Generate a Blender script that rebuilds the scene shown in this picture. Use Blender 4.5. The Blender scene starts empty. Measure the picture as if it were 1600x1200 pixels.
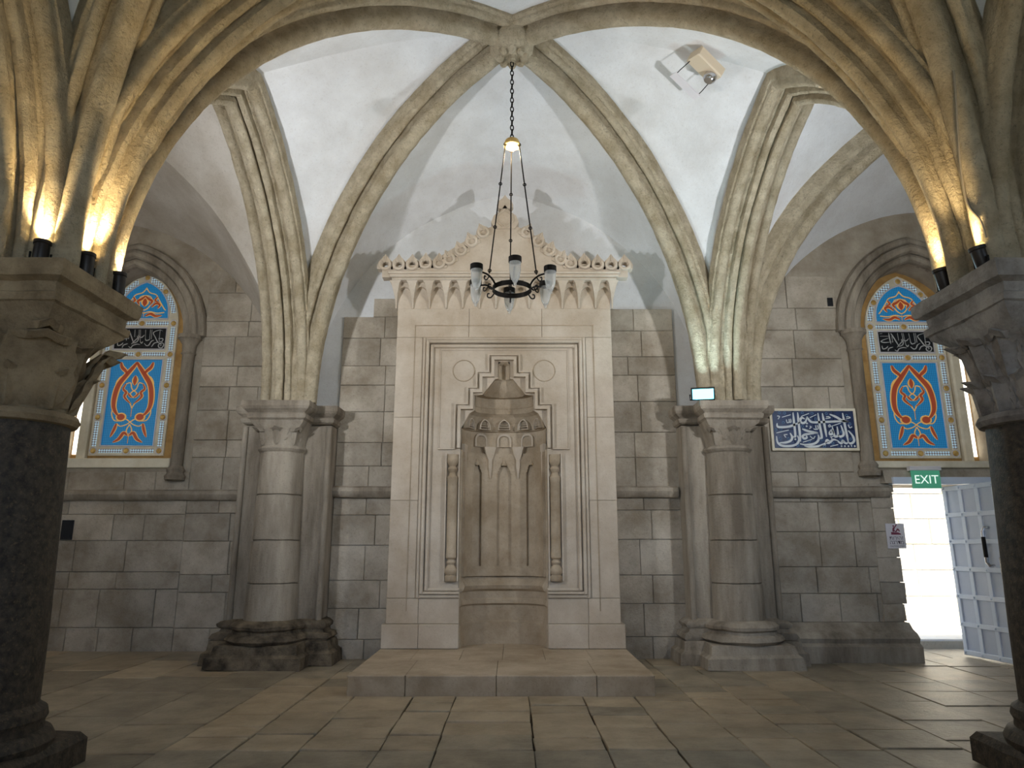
import bpy, bmesh, math, random
from mathutils import Vector, Matrix, noise
from mathutils.geometry import tessellate_polygon
R = random.Random(7)
sc = bpy.context.scene
COL = sc.collection

# ------------------------------------------------------------------ camera
FPX = 1080.0
PITCH = math.atan(250 / FPX)
EYE = 1.2627
cam_d = bpy.data.cameras.new('camera'); cam = bpy.data.objects.new('camera', cam_d); COL.objects.link(cam)
cam_d.sensor_fit = 'HORIZONTAL'; cam_d.sensor_width = 36.0; cam_d.lens = 36.0 * FPX / 1600
cam_d.clip_start = 0.05; cam_d.clip_end = 300
cam.location = (0, 0, EYE); cam.rotation_euler = (math.pi / 2 + PITCH, 0, 0)
sc.camera = cam

# ------------------------------------------------------------------ world, sun, large lights, exposure
sc.view_settings.view_transform = 'Standard'; sc.view_settings.look = 'None'
sc.view_settings.gamma = 1.0; sc.view_settings.use_curve_mapping = False
sc.view_settings.exposure = 0.75
w = bpy.data.worlds.new('World'); sc.world = w; w.use_nodes = True
wn = w.node_tree.nodes; wl = w.node_tree.links
sky = wn.new('ShaderNodeTexSky'); sky.sky_type = 'HOSEK_WILKIE'; sky.turbidity = 3.0
sky.sun_direction = Vector((4.5, -3.0, 8.4)).normalized()
wl.new(sky.outputs[0], wn['Background'].inputs[0]); wn['Background'].inputs[1].default_value = 7.5

def light(name, kind, loc, energy, color, target=None, **kw):
    d = bpy.data.lights.new(name, kind); d.energy = energy; d.color = color
    for k, v in kw.items(): setattr(d, k, v)
    o = bpy.data.objects.new(name, d); COL.objects.link(o); o.location = loc
    if target is not None:
        o.rotation_euler = (Vector(target) - Vector(loc)).to_track_quat('-Z', 'Y').to_euler()
    return o
light('sun', 'SUN', (9.5, 6.2, 12), 12.0, (1.0, 0.95, 0.86), (5.0, 9.2, 3.6), angle=0.009)
# portals only guide the sampling of sky light through the doorway and the added rear windows; they emit nothing themselves
for loc, tgt, sx, sy in [((wx, -1.25, 3.05), (wx, 5, 3.05), 2.2, 3.1) for wx in (-6.0, 0.0, 6.0)] + [((5.28, 9.10, .98), (5.28, 0, .98), 1.56, 2.0)]:
    po = light('sky_portal', 'AREA', loc, 1, (1, 1, 1), tgt, shape='RECTANGLE', size=sx, size_y=sy); po.data.cycles.is_portal = True

# ------------------------------------------------------------------ materials
def srgb(r, g, b):
    f = lambda v: v / 12.92 if v <= .04045 else ((v + .055) / 1.055) ** 2.4
    return (f(r / 255), f(g / 255), f(b / 255), 1)
def mat(name, c1, c2=None, scale=3.0, rough=.85, bump=.3, bscale=40, spec=.3, specks=0.0, speck_col=(60, 50, 40), rnd=0.0, metal=0.0, streak=False, bdist=.02):
    m = bpy.data.materials.new(name); m.use_nodes = True
    nt = m.node_tree; N = nt.nodes; L = nt.links; b = N['Principled BSDF']
    b.inputs['Roughness'].default_value = rough; b.inputs['Metallic'].default_value = metal
    b.inputs['Specular IOR Level'].default_value = spec
    if c2 is None:
        b.inputs['Base Color'].default_value = srgb(*c1); out = None
    g = N.new('ShaderNodeNewGeometry')
    pos = g.outputs['Position']
    if streak:
        mp = N.new('ShaderNodeMapping'); mp.inputs['Scale'].default_value = (1, 1, .18); L.new(pos, mp.inputs[0]); pos = mp.outputs[0]
    if c2 is not None:
        n1 = N.new('ShaderNodeTexNoise'); n1.inputs['Scale'].default_value = scale; n1.inputs['Detail'].default_value = 6; n1.inputs['Roughness'].default_value = .65
        L.new(pos, n1.inputs['Vector'])
        r = N.new('ShaderNodeValToRGB'); r.color_ramp.elements[0].position = .35; r.color_ramp.elements[1].position = .65
        r.color_ramp.elements[0].color = srgb(*c1); r.color_ramp.elements[1].color = srgb(*c2)
        L.new(n1.outputs[0], r.inputs[0]); out = r.outputs[0]
        if specks:
            n2 = N.new('ShaderNodeTexNoise'); n2.inputs['Scale'].default_value = 42; n2.inputs['Detail'].default_value = 9; n2.inputs['Roughness'].default_value = .72; L.new(g.outputs['Position'], n2.inputs['Vector'])
            r2 = N.new('ShaderNodeValToRGB'); r2.color_ramp.elements[0].position = .55; r2.color_ramp.elements[1].position = .74
            r2.color_ramp.elements[0].color = (0, 0, 0, 1); r2.color_ramp.elements[1].color = (specks, specks, specks, 1)
            L.new(n2.outputs[0], r2.inputs[0])
            mx = N.new('ShaderNodeMixRGB'); mx.inputs[2].default_value = srgb(*speck_col)
            L.new(r2.outputs[0], mx.inputs[0]); L.new(out, mx.inputs[1]); out = mx.outputs[0]
        if rnd:
            oi = N.new('ShaderNodeObjectInfo'); h = N.new('ShaderNodeHueSaturation')
            mr = N.new('ShaderNodeMapRange'); mr.inputs[3].default_value = 1 - rnd; mr.inputs[4].default_value = 1 + rnd * .7
            L.new(oi.outputs['Random'], mr.inputs[0]); L.new(mr.outputs[0], h.inputs['Value'])
            L.new(out, h.inputs['Color']); out = h.outputs[0]
        L.new(out, b.inputs['Base Color'])
    if bump:
        nb = N.new('ShaderNodeTexNoise'); nb.inputs['Scale'].default_value = bscale; nb.inputs['Detail'].default_value = 7; nb.inputs['Roughness'].default_value = .7
        L.new(g.outputs['Position'], nb.inputs['Vector'])
        bp = N.new('ShaderNodeBump'); bp.inputs['Strength'].default_value = bump; bp.inputs['Distance'].default_value = bdist
        L.new(nb.outputs[0], bp.inputs['Height']); L.new(bp.outputs[0], b.inputs['Normal'])
    return m
def emit(name, c, s):
    m = bpy.data.materials.new(name); m.use_nodes = True; b = m.node_tree.nodes['Principled BSDF']
    b.inputs['Base Color'].default_value = srgb(*c); b.inputs['Emission Color'].default_value = srgb(*c); b.inputs['Emission Strength'].default_value = s
    return m
def backlit(name, c, s, c2=None, scale=60):
    """coloured glass lit from behind by daylight"""
    m = emit(name, c, s); nt = m.node_tree; b = nt.nodes['Principled BSDF']; b.inputs['Roughness'].default_value = .35
    if c2 is not None:
        g = nt.nodes.new('ShaderNodeNewGeometry'); mp = nt.nodes.new('ShaderNodeMapping'); mp.inputs['Rotation'].default_value = (0, math.radians(45), 0)
        ck = nt.nodes.new('ShaderNodeTexChecker'); ck.inputs['Scale'].default_value = scale
        ck.inputs[1].default_value = srgb(*c); ck.inputs[2].default_value = srgb(*c2)
        nt.links.new(g.outputs['Position'], mp.inputs[0]); nt.links.new(mp.outputs[0], ck.inputs[0])
        nt.links.new(ck.outputs[0], b.inputs['Base Color']); nt.links.new(ck.outputs[0], b.inputs['Emission Color'])
    return m
M = dict(
    plaster=mat('white_plaster', (226, 227, 228), (208, 207, 206), 1.6, .9, .35, 14, specks=.35, speck_col=(150, 138, 125)),
    oldplaster=mat('aged_plaster', (205, 198, 188), (178, 168, 154), 1.4, .9, .4, 12, specks=.5, speck_col=(120, 104, 86)),
    rib=mat('rib_limestone', (228, 214, 186), (190, 173, 142), 6, .92, 1.0, 30, specks=.7, speck_col=(92, 76, 54), bdist=.06),
    wall=mat('wall_limestone', (194, 184, 169), (150, 138, 121), 2.2, .9, .7, 30, specks=.55, speck_col=(96, 82, 66), rnd=.16),
    wallbase=mat('wall_mortar', (176, 166, 150), (146, 134, 118), 3, .95, .5, 25),
    respond=mat('respond_limestone', (180, 169, 153), (114, 103, 89), 2.6, .85, .6, 35, specks=.5, speck_col=(74, 62, 48), streak=True),
    grime=mat('blackened_stone', (132, 118, 98), (58, 50, 40), 5, .8, 1.0, 22, specks=.6, speck_col=(30, 26, 22)),
    granite=mat('dark_granite', (84, 74, 62), (44, 38, 32), 22, .55, .4, 60, specks=.8, speck_col=(132, 112, 84)),
    capital=mat('capital_stone', (172, 152, 122), (122, 104, 80), 4, .9, .8, 30, specks=.5, speck_col=(90, 74, 54)),
    capital2=mat('grey_capital_stone', (172, 164, 156), (112, 104, 98), 4, .85, .7, 30, specks=.5, speck_col=(70, 64, 60)),
    marble=mat('mihrab_marble', (208, 196, 180), (182, 166, 146), 1.8, .65, .25, 30, specks=.35, speck_col=(134, 114, 90), rnd=.05),
    marbled=mat('worn_marble', (190, 174, 152), (156, 138, 114), 2.2, .65, .35, 30, specks=.5, speck_col=(104, 86, 66), rnd=.05),
    tan=mat('tan_paving', (186, 170, 143), (154, 137, 111), 3.5, .42, .3, 22, .5, specks=.5, speck_col=(92, 78, 60), rnd=.16),
    grey=mat('grey_paving', (168, 156, 134), (132, 121, 102), 3.5, .40, .5, 22, .5, specks=.5, speck_col=(78, 70, 58), rnd=.16),
    joint=mat('dark_joint', (82, 72, 58), (58, 50, 40), 8, .95, .5, 40),
    iron=mat('black_iron', (30, 27, 25), None, rough=.5, bump=.2, bscale=80, metal=.6),
    steel=mat('polished_steel', (200, 200, 205), None, rough=.22, bump=0, metal=1.0),
    lampbody=mat('dark_lamp_housing', (58, 54, 52), None, rough=.4, bump=0, metal=.7),
    doorpaint=mat('pale_blue_paint', (214, 224, 240), (204, 216, 234), 3, .4, .05, 30),
    doorpanel=mat('grey_blue_paint', (190, 200, 218), (180, 192, 212), 3, .45, .05, 30),
    cream=mat('cream_frame', (236, 228, 208), (220, 210, 186), 6, .6, .1, 40),
    ochre=mat('ochre_wood', (196, 158, 100), (166, 128, 76), 6, .7, .2, 40),
    gold=mat('gilt_boss', (236, 206, 130), (196, 150, 80), 20, .35, .1, 60, metal=.3),
    beige=mat('beige_plastic', (206, 190, 166), None, rough=.5, bump=0),
    signwhite=mat('white_sign', (222, 218, 222), None, rough=.5, bump=0),
    signtext=mat('maroon_print', (128, 66, 84), None, rough=.6, bump=0),
    signdark=mat('dark_print', (92, 84, 96), None, rough=.6, bump=0),
    navy=mat('navy_glaze', (34, 52, 96), (26, 38, 74), 14, .25, .1, 50, .6),
    glazewhite=mat('white_glaze', (216, 220, 222), None, rough=.3, bump=0),
    glazeblue=mat('pale_blue_glaze', (96, 132, 170), None, rough=.3, bump=0),
    black=mat('black_panel', (26, 28, 32), (36, 38, 42), 14, .4, .1, 50),
    silver=mat('silver_lettering', (206, 206, 206), None, rough=.4, bump=0),
    exitgreen=emit('exit_green', (64, 136, 108), .35), exitwhite=emit('exit_white', (214, 232, 222), .6),
    blueglass=backlit('blue_glass', (20, 92, 140), .30, (40, 124, 172), 60),
    stripglass=backlit('pale_strip_glass', (150, 176, 190), .4, (92, 84, 82), 44),
    red=backlit('red_glass', (146, 64, 40), .25), yellow=backlit('amber_glass', (196, 152, 84), .32),
    daylight=emit('daylight_glow_pane', (255, 250, 236), 1.6),  # emission stands in for daylight at the side of the window
    ledface=emit('led_face', (110, 226, 255), 3), warmface=emit('warm_lens', (255, 226, 160), 16), bulb=emit('lit_bulb', (255, 222, 160), 12),
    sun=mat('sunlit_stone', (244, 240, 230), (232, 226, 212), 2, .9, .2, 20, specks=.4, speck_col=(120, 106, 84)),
    cable=mat('grey_cable', (150, 140, 124), None, rough=.6, bump=0),
)
gl = bpy.data.materials.new('clear_glass'); gl.use_nodes = True; b = gl.node_tree.nodes['Principled BSDF']
b.inputs['Base Color'].default_value = (.93, .94, .93, 1); b.inputs['Roughness'].default_value = .12; b.inputs['Transmission Weight'].default_value = .75; b.inputs['IOR'].default_value = 1.2
M['glass'] = gl

# ------------------------------------------------------------------ helpers
def at(px, py, Y):
    """photo pixel -> point on the plane at depth Y"""
    u = (px - 800) / FPX; v = (600 - py) / FPX; c, s = math.cos(PITCH), math.sin(PITCH)
    k = Y / (c - v * s)
    return Vector((u * k, Y, EYE + (s + v * c) * k))
def xz(px, py, Y): p = at(px, py, Y); return (p.x, p.z)

class MB:
    def __init__(s): s.v = []; s.f = []
    def add(s, vs, fs):
        o = len(s.v); s.v += [tuple(p) for p in vs]; s.f += [tuple(i + o for i in f) for f in fs]; return s
    def box(s, x0, x1, y0, y1, z0, z1, ch=0.0):
        if ch:
            a = ch
            vs = [(x0, y0 + a, z0), (x1, y0 + a, z0), (x1, y1, z0), (x0, y1, z0), (x0, y0 + a, z1), (x1, y0 + a, z1), (x1, y1, z1), (x0, y1, z1),
                  (x0 + a, y0, z0 + a), (x1 - a, y0, z0 + a), (x1 - a, y0, z1 - a), (x0 + a, y0, z1 - a)]
            return s.add(vs, [(0, 3, 2, 1), (4, 5, 6, 7), (1, 2, 6, 5), (0, 4, 7, 3), (2, 3, 7, 6), (8, 9, 10, 11), (0, 1, 9, 8), (1, 5, 10, 9), (5, 4, 11, 10), (4, 0, 8, 11)])
        vs = [(x, y, z) for z in (z0, z1) for y in (y0, y1) for x in (x0, x1)]
        return s.add(vs, [(0, 2, 3, 1), (4, 5, 7, 6), (0, 1, 5, 4), (2, 6, 7, 3), (0, 4, 6, 2), (1, 3, 7, 5)])
    def plate(s, outer, holes, y0, y1):
        """2D polygon (x,z) with holes, extruded in Y"""
        loops = [outer] + list(holes)
        flat = [p for l in loops for p in l]
        tris = tessellate_polygon([[Vector((p[0], p[1], 0)) for p in l] for l in loops])
        n = len(flat)
        vs = [(p[0], y0, p[1]) for p in flat] + [(p[0], y1, p[1]) for p in flat]
        fs = [tuple(t) for t in tris] + [tuple(i + n for i in reversed(t)) for t in tris]
        o = 0
        for l in loops:
            k = len(l)
            fs += [(o + i, o + (i + 1) % k, n + o + (i + 1) % k, n + o + i) for i in range(k)]; o += k
        return s.add(vs, fs)
    def lathe(s, prof, cx=0, cy=0, n=32, a0=0, a1=2 * math.pi):
        full = abs(a1 - a0 - 2 * math.pi) < 1e-6; k = n if full else n + 1
        vs = [(cx + r * math.cos(a0 + (a1 - a0) * j / n), cy + r * math.sin(a0 + (a1 - a0) * j / n), z) for r, z in prof for j in range(k)]
        fs = []
        for i in range(len(prof) - 1):
            for j in range(n):
                a = i * k + j; b2 = i * k + (j + 1) % k
                fs.append((a, b2, b2 + k, a + k))
        return s.add(vs, fs)
    def loft(s, rings, closed=True, cap=False):
        k = len(rings[0]); vs = [p for r in rings for p in r]; fs = []
        for i in range(len(rings) - 1):
            for j in range(k if closed else k - 1):
                a = i * k + j; b2 = i * k + (j + 1) % k
                fs.append((a, b2, b2 + k, a + k))
        if cap: fs += [tuple(range(k - 1, -1, -1)), tuple(range(len(vs) - k, len(vs)))]
        return s.add(vs, fs)
    def tube(s, pts, r, n=8, rads=None):
        pts = [Vector(p) for p in pts]; rings = []; up = None
        for i, p in enumerate(pts):
            t = (pts[min(i + 1, len(pts) - 1)] - pts[max(i - 1, 0)]).normalized()
            if up is None: up = t.orthogonal().normalized()
            up = (up - t * up.dot(t)).normalized(); b2 = t.cross(up); rr = rads[i] if rads else r
            rings.append([p + (up * math.cos(2 * math.pi * j / n) + b2 * math.sin(2 * math.pi * j / n)) * rr for j in range(n)])
        return s.loft(rings, True, True)
    def ribbon(s, pts, wd, y0, y1, taper=True, sm=6):
        """flat calligraphic stroke in the x,z plane"""
        pts = smooth([Vector((p[0], p[1])) for p in pts], sm) if len(pts) > 2 else [Vector(p) for p in pts]
        n = len(pts); L_ = []; R_ = []
        for i, p in enumerate(pts):
            t = (pts[min(i + 1, n - 1)] - pts[max(i - 1, 0)])
            if t.length < 1e-9: t = Vector((1, 0))
            t.normalize(); q = Vector((-t.y, t.x)); f = i / (n - 1)
            ww = wd(f) if callable(wd) else wd * ((.35 + .65 * min(1, 4 * f, 4 * (1 - f))) if taper else 1)
            L_.append(p + q * ww / 2); R_.append(p - q * ww / 2)
        vs = [(p.x, y, p.y) for y in (y0, y1) for p in L_ + R_]; m = 2 * n; fs = []
        for i in range(n - 1):
            fs += [(i, i + 1, n + i + 1, n + i), (m + i, m + n + i, m + n + i + 1, m + i + 1), (i, m + i, m + i + 1, i + 1), (n + i, n + i + 1, m + n + i + 1, m + n + i)]
        return s.add(vs, fs)
    def xf(s, mtx): s.v = [tuple(mtx @ Vector(p)) for p in s.v]; return s
    def rough(s, amp, sc_=9.0):
        s.v = [tuple(Vector(p) + noise.noise_vector(Vector(p) * sc_) * amp) for p in s.v]; return s
    def build(s, name, m, parent=None, smooth_=False, bevel=0):
        me = bpy.data.meshes.new(name); me.from_pydata(s.v, [], s.f); me.validate()
        bm = bmesh.new(); bm.from_mesh(me); bmesh.ops.recalc_face_normals(bm, faces=bm.faces); bm.to_mesh(me); bm.free()
        me.materials.append(M[m] if isinstance(m, str) else m)
        if smooth_:
            me.polygons.foreach_set('use_smooth', [True] * len(me.polygons))
            me.set_sharp_from_angle(angle=math.radians(38))
        o = bpy.data.objects.new(name, me); COL.objects.link(o)
        if parent: o.parent = parent
        if bevel:
            md = o.modifiers.new('bevel', 'BEVEL'); md.width = bevel; md.segments = 2; md.limit_method = 'ANGLE'
        return o
def smooth(p, k):
    out = []; n = len(p)
    for i in range(n - 1):
        a, b2, c, d = p[max(i - 1, 0)], p[i], p[i + 1], p[min(i + 2, n - 1)]
        for j in range(k):
            t = j / k
            out.append(.5 * ((2 * b2) + (c - a) * t + (2 * a - 5 * b2 + 4 * c - d) * t * t + (3 * b2 - a - 3 * c + d) * t ** 3))
    out.append(p[-1]); return out
def thing(name, label, cat, group=None, loc=(0, 0, 0)):
    o = bpy.data.objects.new(name, None); COL.objects.link(o); o.location = loc; o.empty_display_size = .1
    o['label'] = label; o['category'] = cat
    if group: o['group'] = group
    return o
def struct(o, label=None):
    o['kind'] = 'structure'
    if label: o['label'] = label
    return o
def tag(o, label, cat, group=None):
    o['label'] = label; o['category'] = cat
    if group: o['group'] = group
    return o
def empty_struct(name, label): 
    o = bpy.data.objects.new(name, None); COL.objects.link(o); o['kind'] = 'structure'; o['label'] = label; return o
def text_mb(body, size, cx, cz, y0, y1, w=None):
    c = bpy.data.curves.new('t', 'FONT'); c.body = body; c.size = size; c.align_x = 'CENTER'
    o = bpy.data.objects.new('t', c); COL.objects.link(o); bpy.context.view_layer.update()
    me = bpy.data.meshes.new_from_object(o.evaluated_get(bpy.context.evaluated_depsgraph_get()))
    mb = MB(); xs = [v.co.x for v in me.vertices]; zs = [v.co.y for v in me.vertices]
    mx, mz = (min(xs) + max(xs)) / 2, (min(zs) + max(zs)) / 2; k = w / (max(xs) - min(xs)) if w else 1
    vs = [((v.co.x - mx) * k + cx, y0, (v.co.y - mz) * k + cz) for v in me.vertices]
    mb.add(vs, [tuple(p.vertices) for p in me.polygons])
    bpy.data.objects.remove(o); bpy.data.curves.remove(c); bpy.data.meshes.remove(me)
    return mb
def pointed(cx, hw, z0, zs, za, n=10):
    """outline of a pointed-arch opening, counter-clockwise from bottom left"""
    rise = za - zs; r = (hw * hw + rise * rise) / (2 * hw); a = math.atan2(rise, r - hw)
    right = [(cx + hw - r + r * math.cos(a * i / n), zs + r * math.sin(a * i / n)) for i in range(n + 1)]
    left = [(2 * cx - x, z) for x, z in reversed(right[:-1])]
    return [(cx - hw, z0), (cx + hw, z0)] + right + left

# ------------------------------------------------------------------ plan of the hall
WALL = 8.30      # back wall of the middle and right bays
WALL_L = 8.85    # back wall of the left bay
SPR = 2.85       # springing level
C_L, C_R = (-2.98, 4.10), (3.18, 4.10)
R_L, R_R = (-2.62, 8.02), (2.50, 8.00)
C_LL, C_RR = (-8.9, 4.1), (9.2, 4.1)
R_LL, R_RR = (-8.3, 8.6), (8.3, 8.05)
B_L, B_R, B_LL, B_RR = (-3.0, -.45), (3.1, -.45), (-8.9, -.45), (9.2, -.45)

# ------------------------------------------------------------------ floor
floor = MB().box(-9.6, 9.9, -1.2, 9.0, -.3, -.025).build('floor', 'joint'); struct(floor, 'worn limestone paving of the hall')
def paver(x0, x1, y0, y1, m, dz=0):
    g = .005; a = .005
    j = lambda: R.uniform(-.006, .006)
    q = [(x0 + g + j(), y0 + g + j()), (x1 - g + j(), y0 + g + j()), (x1 - g + j(), y1 - g + j()), (x0 + g + j(), y1 - g + j())]
    cx, cy = (x0 + x1) / 2, (y0 + y1) / 2; tilt = [R.uniform(-.003, .003) for _ in q]
    vs = [(x, y, -.04) for x, y in q] + [(x, y, dz - a) for x, y in q] + [(x + (a if x < cx else -a), y + (a if y < cy else -a), dz + t) for (x, y), t in zip(q, tilt)]
    mb = MB().add(vs, [(8, 9, 10, 11)] + [(i, (i + 1) % 4, 4 + (i + 1) % 4, 4 + i) for i in range(4)] + [(4 + i, 4 + (i + 1) % 4, 8 + (i + 1) % 4, 8 + i) for i in range(4)])
    return mb.build('paving_stone', m, floor)
def strip(x0, x1, ya, yb, lo, hi, m):
    y = ya
    while y < yb - .05:
        d = R.uniform(lo, hi)
        if yb - y - d < .22: d = yb - y
        mm = m if R.random() > .12 else ('grey' if m == 'tan' else 'tan')
        paver(x0, x1, y, min(yb, y + d), mm, R.uniform(-.003, .004)); y += d
xs = -2.2
for wd in (.44, .42, .5, .36, .62, .46, .44, .46, .4, .44): 
    strip(xs, xs + wd, 4.75, 6.33 if xs > -1.42 and xs + wd < 1.24 else 6.75, .24, .42, 'tan'); strip(xs, xs + wd, 4.1, 4.75, .6, .66, 'grey')
    if not (xs > -1.42 and xs + wd < 1.24): strip(xs, xs + wd, 6.75, 8.3, .3, .6, 'grey')
    xs += wd
XR = xs
x = -2.2
for wd in (.6, .66, .55, .7, .6, .7):
    strip(x - wd, x, 4.1, 8.85, .45, 1.05, 'grey'); x -= wd
x = XR
for wd in (.52, .6, .55, .62, .55, .6):
    strip(x, x + wd, 4.1, 8.33, .4, .85, 'grey'); x += wd
MB().box(-9.6, x - .01, -1.2, 4.09, -.05, -.004).build('paving_field', 'grey', floor)
MB().box(-9.6, -6.02, 4.09, 8.9, -.05, -.004).build('paving_field', 'grey', floor)
MB().box(x + .01, 9.9, -1.2, 8.35, -.05, -.004).build('paving_field', 'grey', floor)

# ------------------------------------------------------------------ back walls with real openings
WL_C, WR_C = -5.13, 5.10           # window centres
DX0, DX1, DZ = 4.50, 6.05, 1.97    # doorway
WLO = pointed(WL_C, .75, 2.22, 3.95, 4.95); WRO = pointed(WR_C, .74, 2.16, 3.85, 4.78)
wall = MB().plate([(-3.1, -.25), (2.9, -.25), (2.9, 6.6), (-3.1, 6.6)], [], WALL + .03, WALL + .9).build('wall_back', 'plaster')
struct(wall, 'back wall of worn limestone blocks')
MB().plate([(-9.6, -.25), (-2.5, -.25), (-2.5, 6.6), (-9.6, 6.6)], [WLO], WALL_L + .03, WALL_L + .75).build('wall_section', 'wallbase', wall)
MB().plate([(2.4, -.25), (DX0, -.25), (DX0, DZ), (DX1, DZ), (DX1, -.25), (9.9, -.25), (9.9, 6.6), (2.4, 6.6)], [WRO], WALL + .03, WALL + .75).build('wall_section', 'wallbase', wall)
def blocks(x0, x1, Y, z0, z1, hs, wlo, whi, avoid=None, m='wall'):
    z = z0; i = 0
    while z < z1 - .08:
        h = hs[i % len(hs)] * R.uniform(.92, 1.08); i += 1
        if z1 - z - h < .12: h = z1 - z
        x = x0 - R.uniform(0, wlo * .5) if False else x0
        while x < x1 - .04:
            wd = R.uniform(wlo, whi)
            if x1 - x - wd < .2: wd = x1 - x
            a, b2, c, d = x, min(x + wd, x1), z, z + h
            if not (avoid and avoid(a, b2, c, d)):
                pr = R.uniform(-.004, .007); g = .0022
                bm = MB().box(a + g, b2 - g, Y - pr, Y + .05, c + g, d - g, .007)
                if not (z > z1 - .33 and Y == WALL and x1 < 2.5 and R.random() < .45): bm.build('stone_block', m, wall)
            x += wd
        z += h
H1 = (.24, .36, .30, .40, .34)
blocks(-2.12, -1.30, WALL, -.02, 4.3, H1, .36, .6)
blocks(1.05, 2.02, WALL, -.02, 4.3, H1, .36, .6)
inwin = lambda cx, hw, z0, zt: (lambda a, b2, c, d: b2 > cx - hw and a < cx + hw and d > z0 and c < zt)
blocks(-6.3, WL_C - 1.02, WALL_L, -.02, 4.2, (.28, .42, .22, .40, .33), .38, .75)
blocks(WL_C - 1.02, WL_C + 1.02, WALL_L, -.02, 2.16, (.28, .42, .22, .40, .33), .38, .75)
blocks(WL_C + 1.02, -3.1, WALL_L, -.02, 4.9, (.28, .42, .22, .40, .33), .34, .6)
blocks(2.95, DX0 - .02, WALL, .36, 2.1, (.36, .28, .38, .34), .36, .7)
blocks(2.95, WR_C - 1.0, WALL, 2.1, 4.6, (.36, .28, .38, .34), .4, .7)
# string course, plinth
def sweepx(x0, x1, prof, Y, name, m, parent, n=14):
    rings = [[(x0 + (x1 - x0) * i / n, Y - d, z) for d, z in prof] for i in range(n + 1)]
    return MB().loft(rings, True, True).rough(.006, 5).build(name, m, parent, True)
SC = [(-.05, 1.80), (.05, 1.80), (.085, 1.83), (.10, 1.87), (.085, 1.91), (.05, 1.93), (-.05, 1.93)]
for a, b2, Y in ((-6.3, -3.1, WALL_L), (-2.14, -1.3, WALL), (1.05, 1.96, WALL), (2.95, DX0 - .04, WALL)): sweepx(a, b2, SC, Y, 'string_course', 'respond', wall)
PL = [(-.05, 0), (.32, 0), (.32, .17), (.27, .20), (.29, .25), (.24, .30), (.16, .34), (.10, .40), (-.05, .40)]
sweepx(3.0, DX0 - .02, PL, WALL, 'plinth', 'respond', wall)
# sockets in the walls: black boxes stand in for the shade inside
for (px, py, Y, s) in ((105, 828, WALL_L, .12), (1297, 472, WALL, .055)):
    p = at(px, py, Y - .012); MB().box(p.x - s * .6, p.x + s * .6, Y - .02, Y + .02, p.z - s, p.z + s).build('socket_shade', 'black', wall)

# remaining shell
wl_ = MB().box(-9.7, -9.5, -1.2, 9.0, 0, 6.8).build('wall_left', 'oldplaster'); struct(wl_, 'plain plastered end wall on the left')
wr_ = MB().box(9.8, 10.0, -1.2, 9.0, 0, 6.8).build('wall_right', 'oldplaster'); struct(wr_, 'plain plastered end wall on the right')
rear = MB().plate([(-9.6, -.25), (9.9, -.25), (9.9, 6.8), (-9.6, 6.8)], [pointed(wx, 1.1, 1.5, 3.4, 4.6) for wx in (-6, 0, 6)], -1.2, -.9).build('wall_front', 'oldplaster'); struct(rear, 'plastered wall behind the viewer with three added windows')  # unseen windows added in this wall to bring daylight in

# ------------------------------------------------------------------ vault
ceiling = empty_struct('ceiling', 'white plastered rib vault with limestone ribs')
def half(p0, p1, n=26):
    """half arch rising vertically from springer p0 to crown p1"""
    p0 = Vector(p0); p1 = Vector(p1); d = Vector((p1.x - p0.x, p1.y - p0.y, 0)); L = d.length; d.normalize(); h = p1.z - p0.z
    pts = []
    if h > L * 1.001:
        r = (L * L + h * h) / (2 * L); am = math.atan2(h, r - L)
        for i in range(n + 1):
            a = am * i / n; pts.append(p0 + d * (r - r * math.cos(a)) + Vector((0, 0, r * math.sin(a))))
    else:
        for i in range(n + 1):
            a = math.pi / 2 * i / n; pts.append(p0 + d * (L * (1 - math.cos(a))) + Vector((0, 0, h * math.sin(a))))
    return pts
def roll(cx, ct, r, a0, a1, n=7):
    return [(cx + r * math.cos(math.radians(a0 + (a1 - a0) * i / n)), ct + r * math.sin(math.radians(a0 + (a1 - a0) * i / n))) for i in range(n + 1)]
P_TR = [(-.25, -.08), (-.25, .03), (-.235, .045)] + roll(-.185, .06, .05, 180, -10, 6) + [(-.135, .05), (-.115, .075), (-.10, .075)] + roll(-.065, .115, .036, 190, 20, 4) + [(-.03, .14), (-.03, .16)] + roll(0, .185, .042, 170, 10, 5) + [(.03, .16), (.03, .14)] + roll(.065, .115, .036, 160, -10, 4) + [(.10, .075), (.115, .075), (.135, .05)] + roll(.185, .06, .05, 190, 0, 6) + [(.235, .045), (.25, .03), (.25, -.08)]
P_DG = [(-.17, -.08), (-.17, .05), (-.15, .07)] + roll(-.115, .08, .035, 180, 0, 5) + [(-.075, .07), (-.06, .10), (-.06, .13)] + roll(0, .165, .068, 195, -15, 8) + [(.06, .13), (.06, .10), (.075, .07)] + roll(.115, .08, .035, 180, 0, 5) + [(.15, .07), (.17, .05), (.17, -.08)]
def rib(curve, prof, name, m='rib', k=1.0):
    cv = smooth([Vector(p) for p in curve], 2); n = len(cv); rings = []
    ch = cv[-1] - cv[0]; side = Vector((ch.x, ch.y, 0)).normalized().cross(Vector((0, 0, 1)))
    for i, p in enumerate(cv):
        t = (cv[min(i + 1, n - 1)] - cv[max(i - 1, 0)]).normalized()
        inn = side.cross(t).normalized()
        if inn.dot(Vector((ch.x, ch.y, 0)).normalized()) < 0 and i < n * .45: inn = -inn
        if i >= n * .45 and inn.z > 0: inn = -inn
        rings.append([p + side * (a * k) + inn * (b2 * k) for a, b2 in prof])
    return MB().loft(rings, False).rough(.006, 15).rough(.005, 4).build(name, m, ceiling, True)
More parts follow.
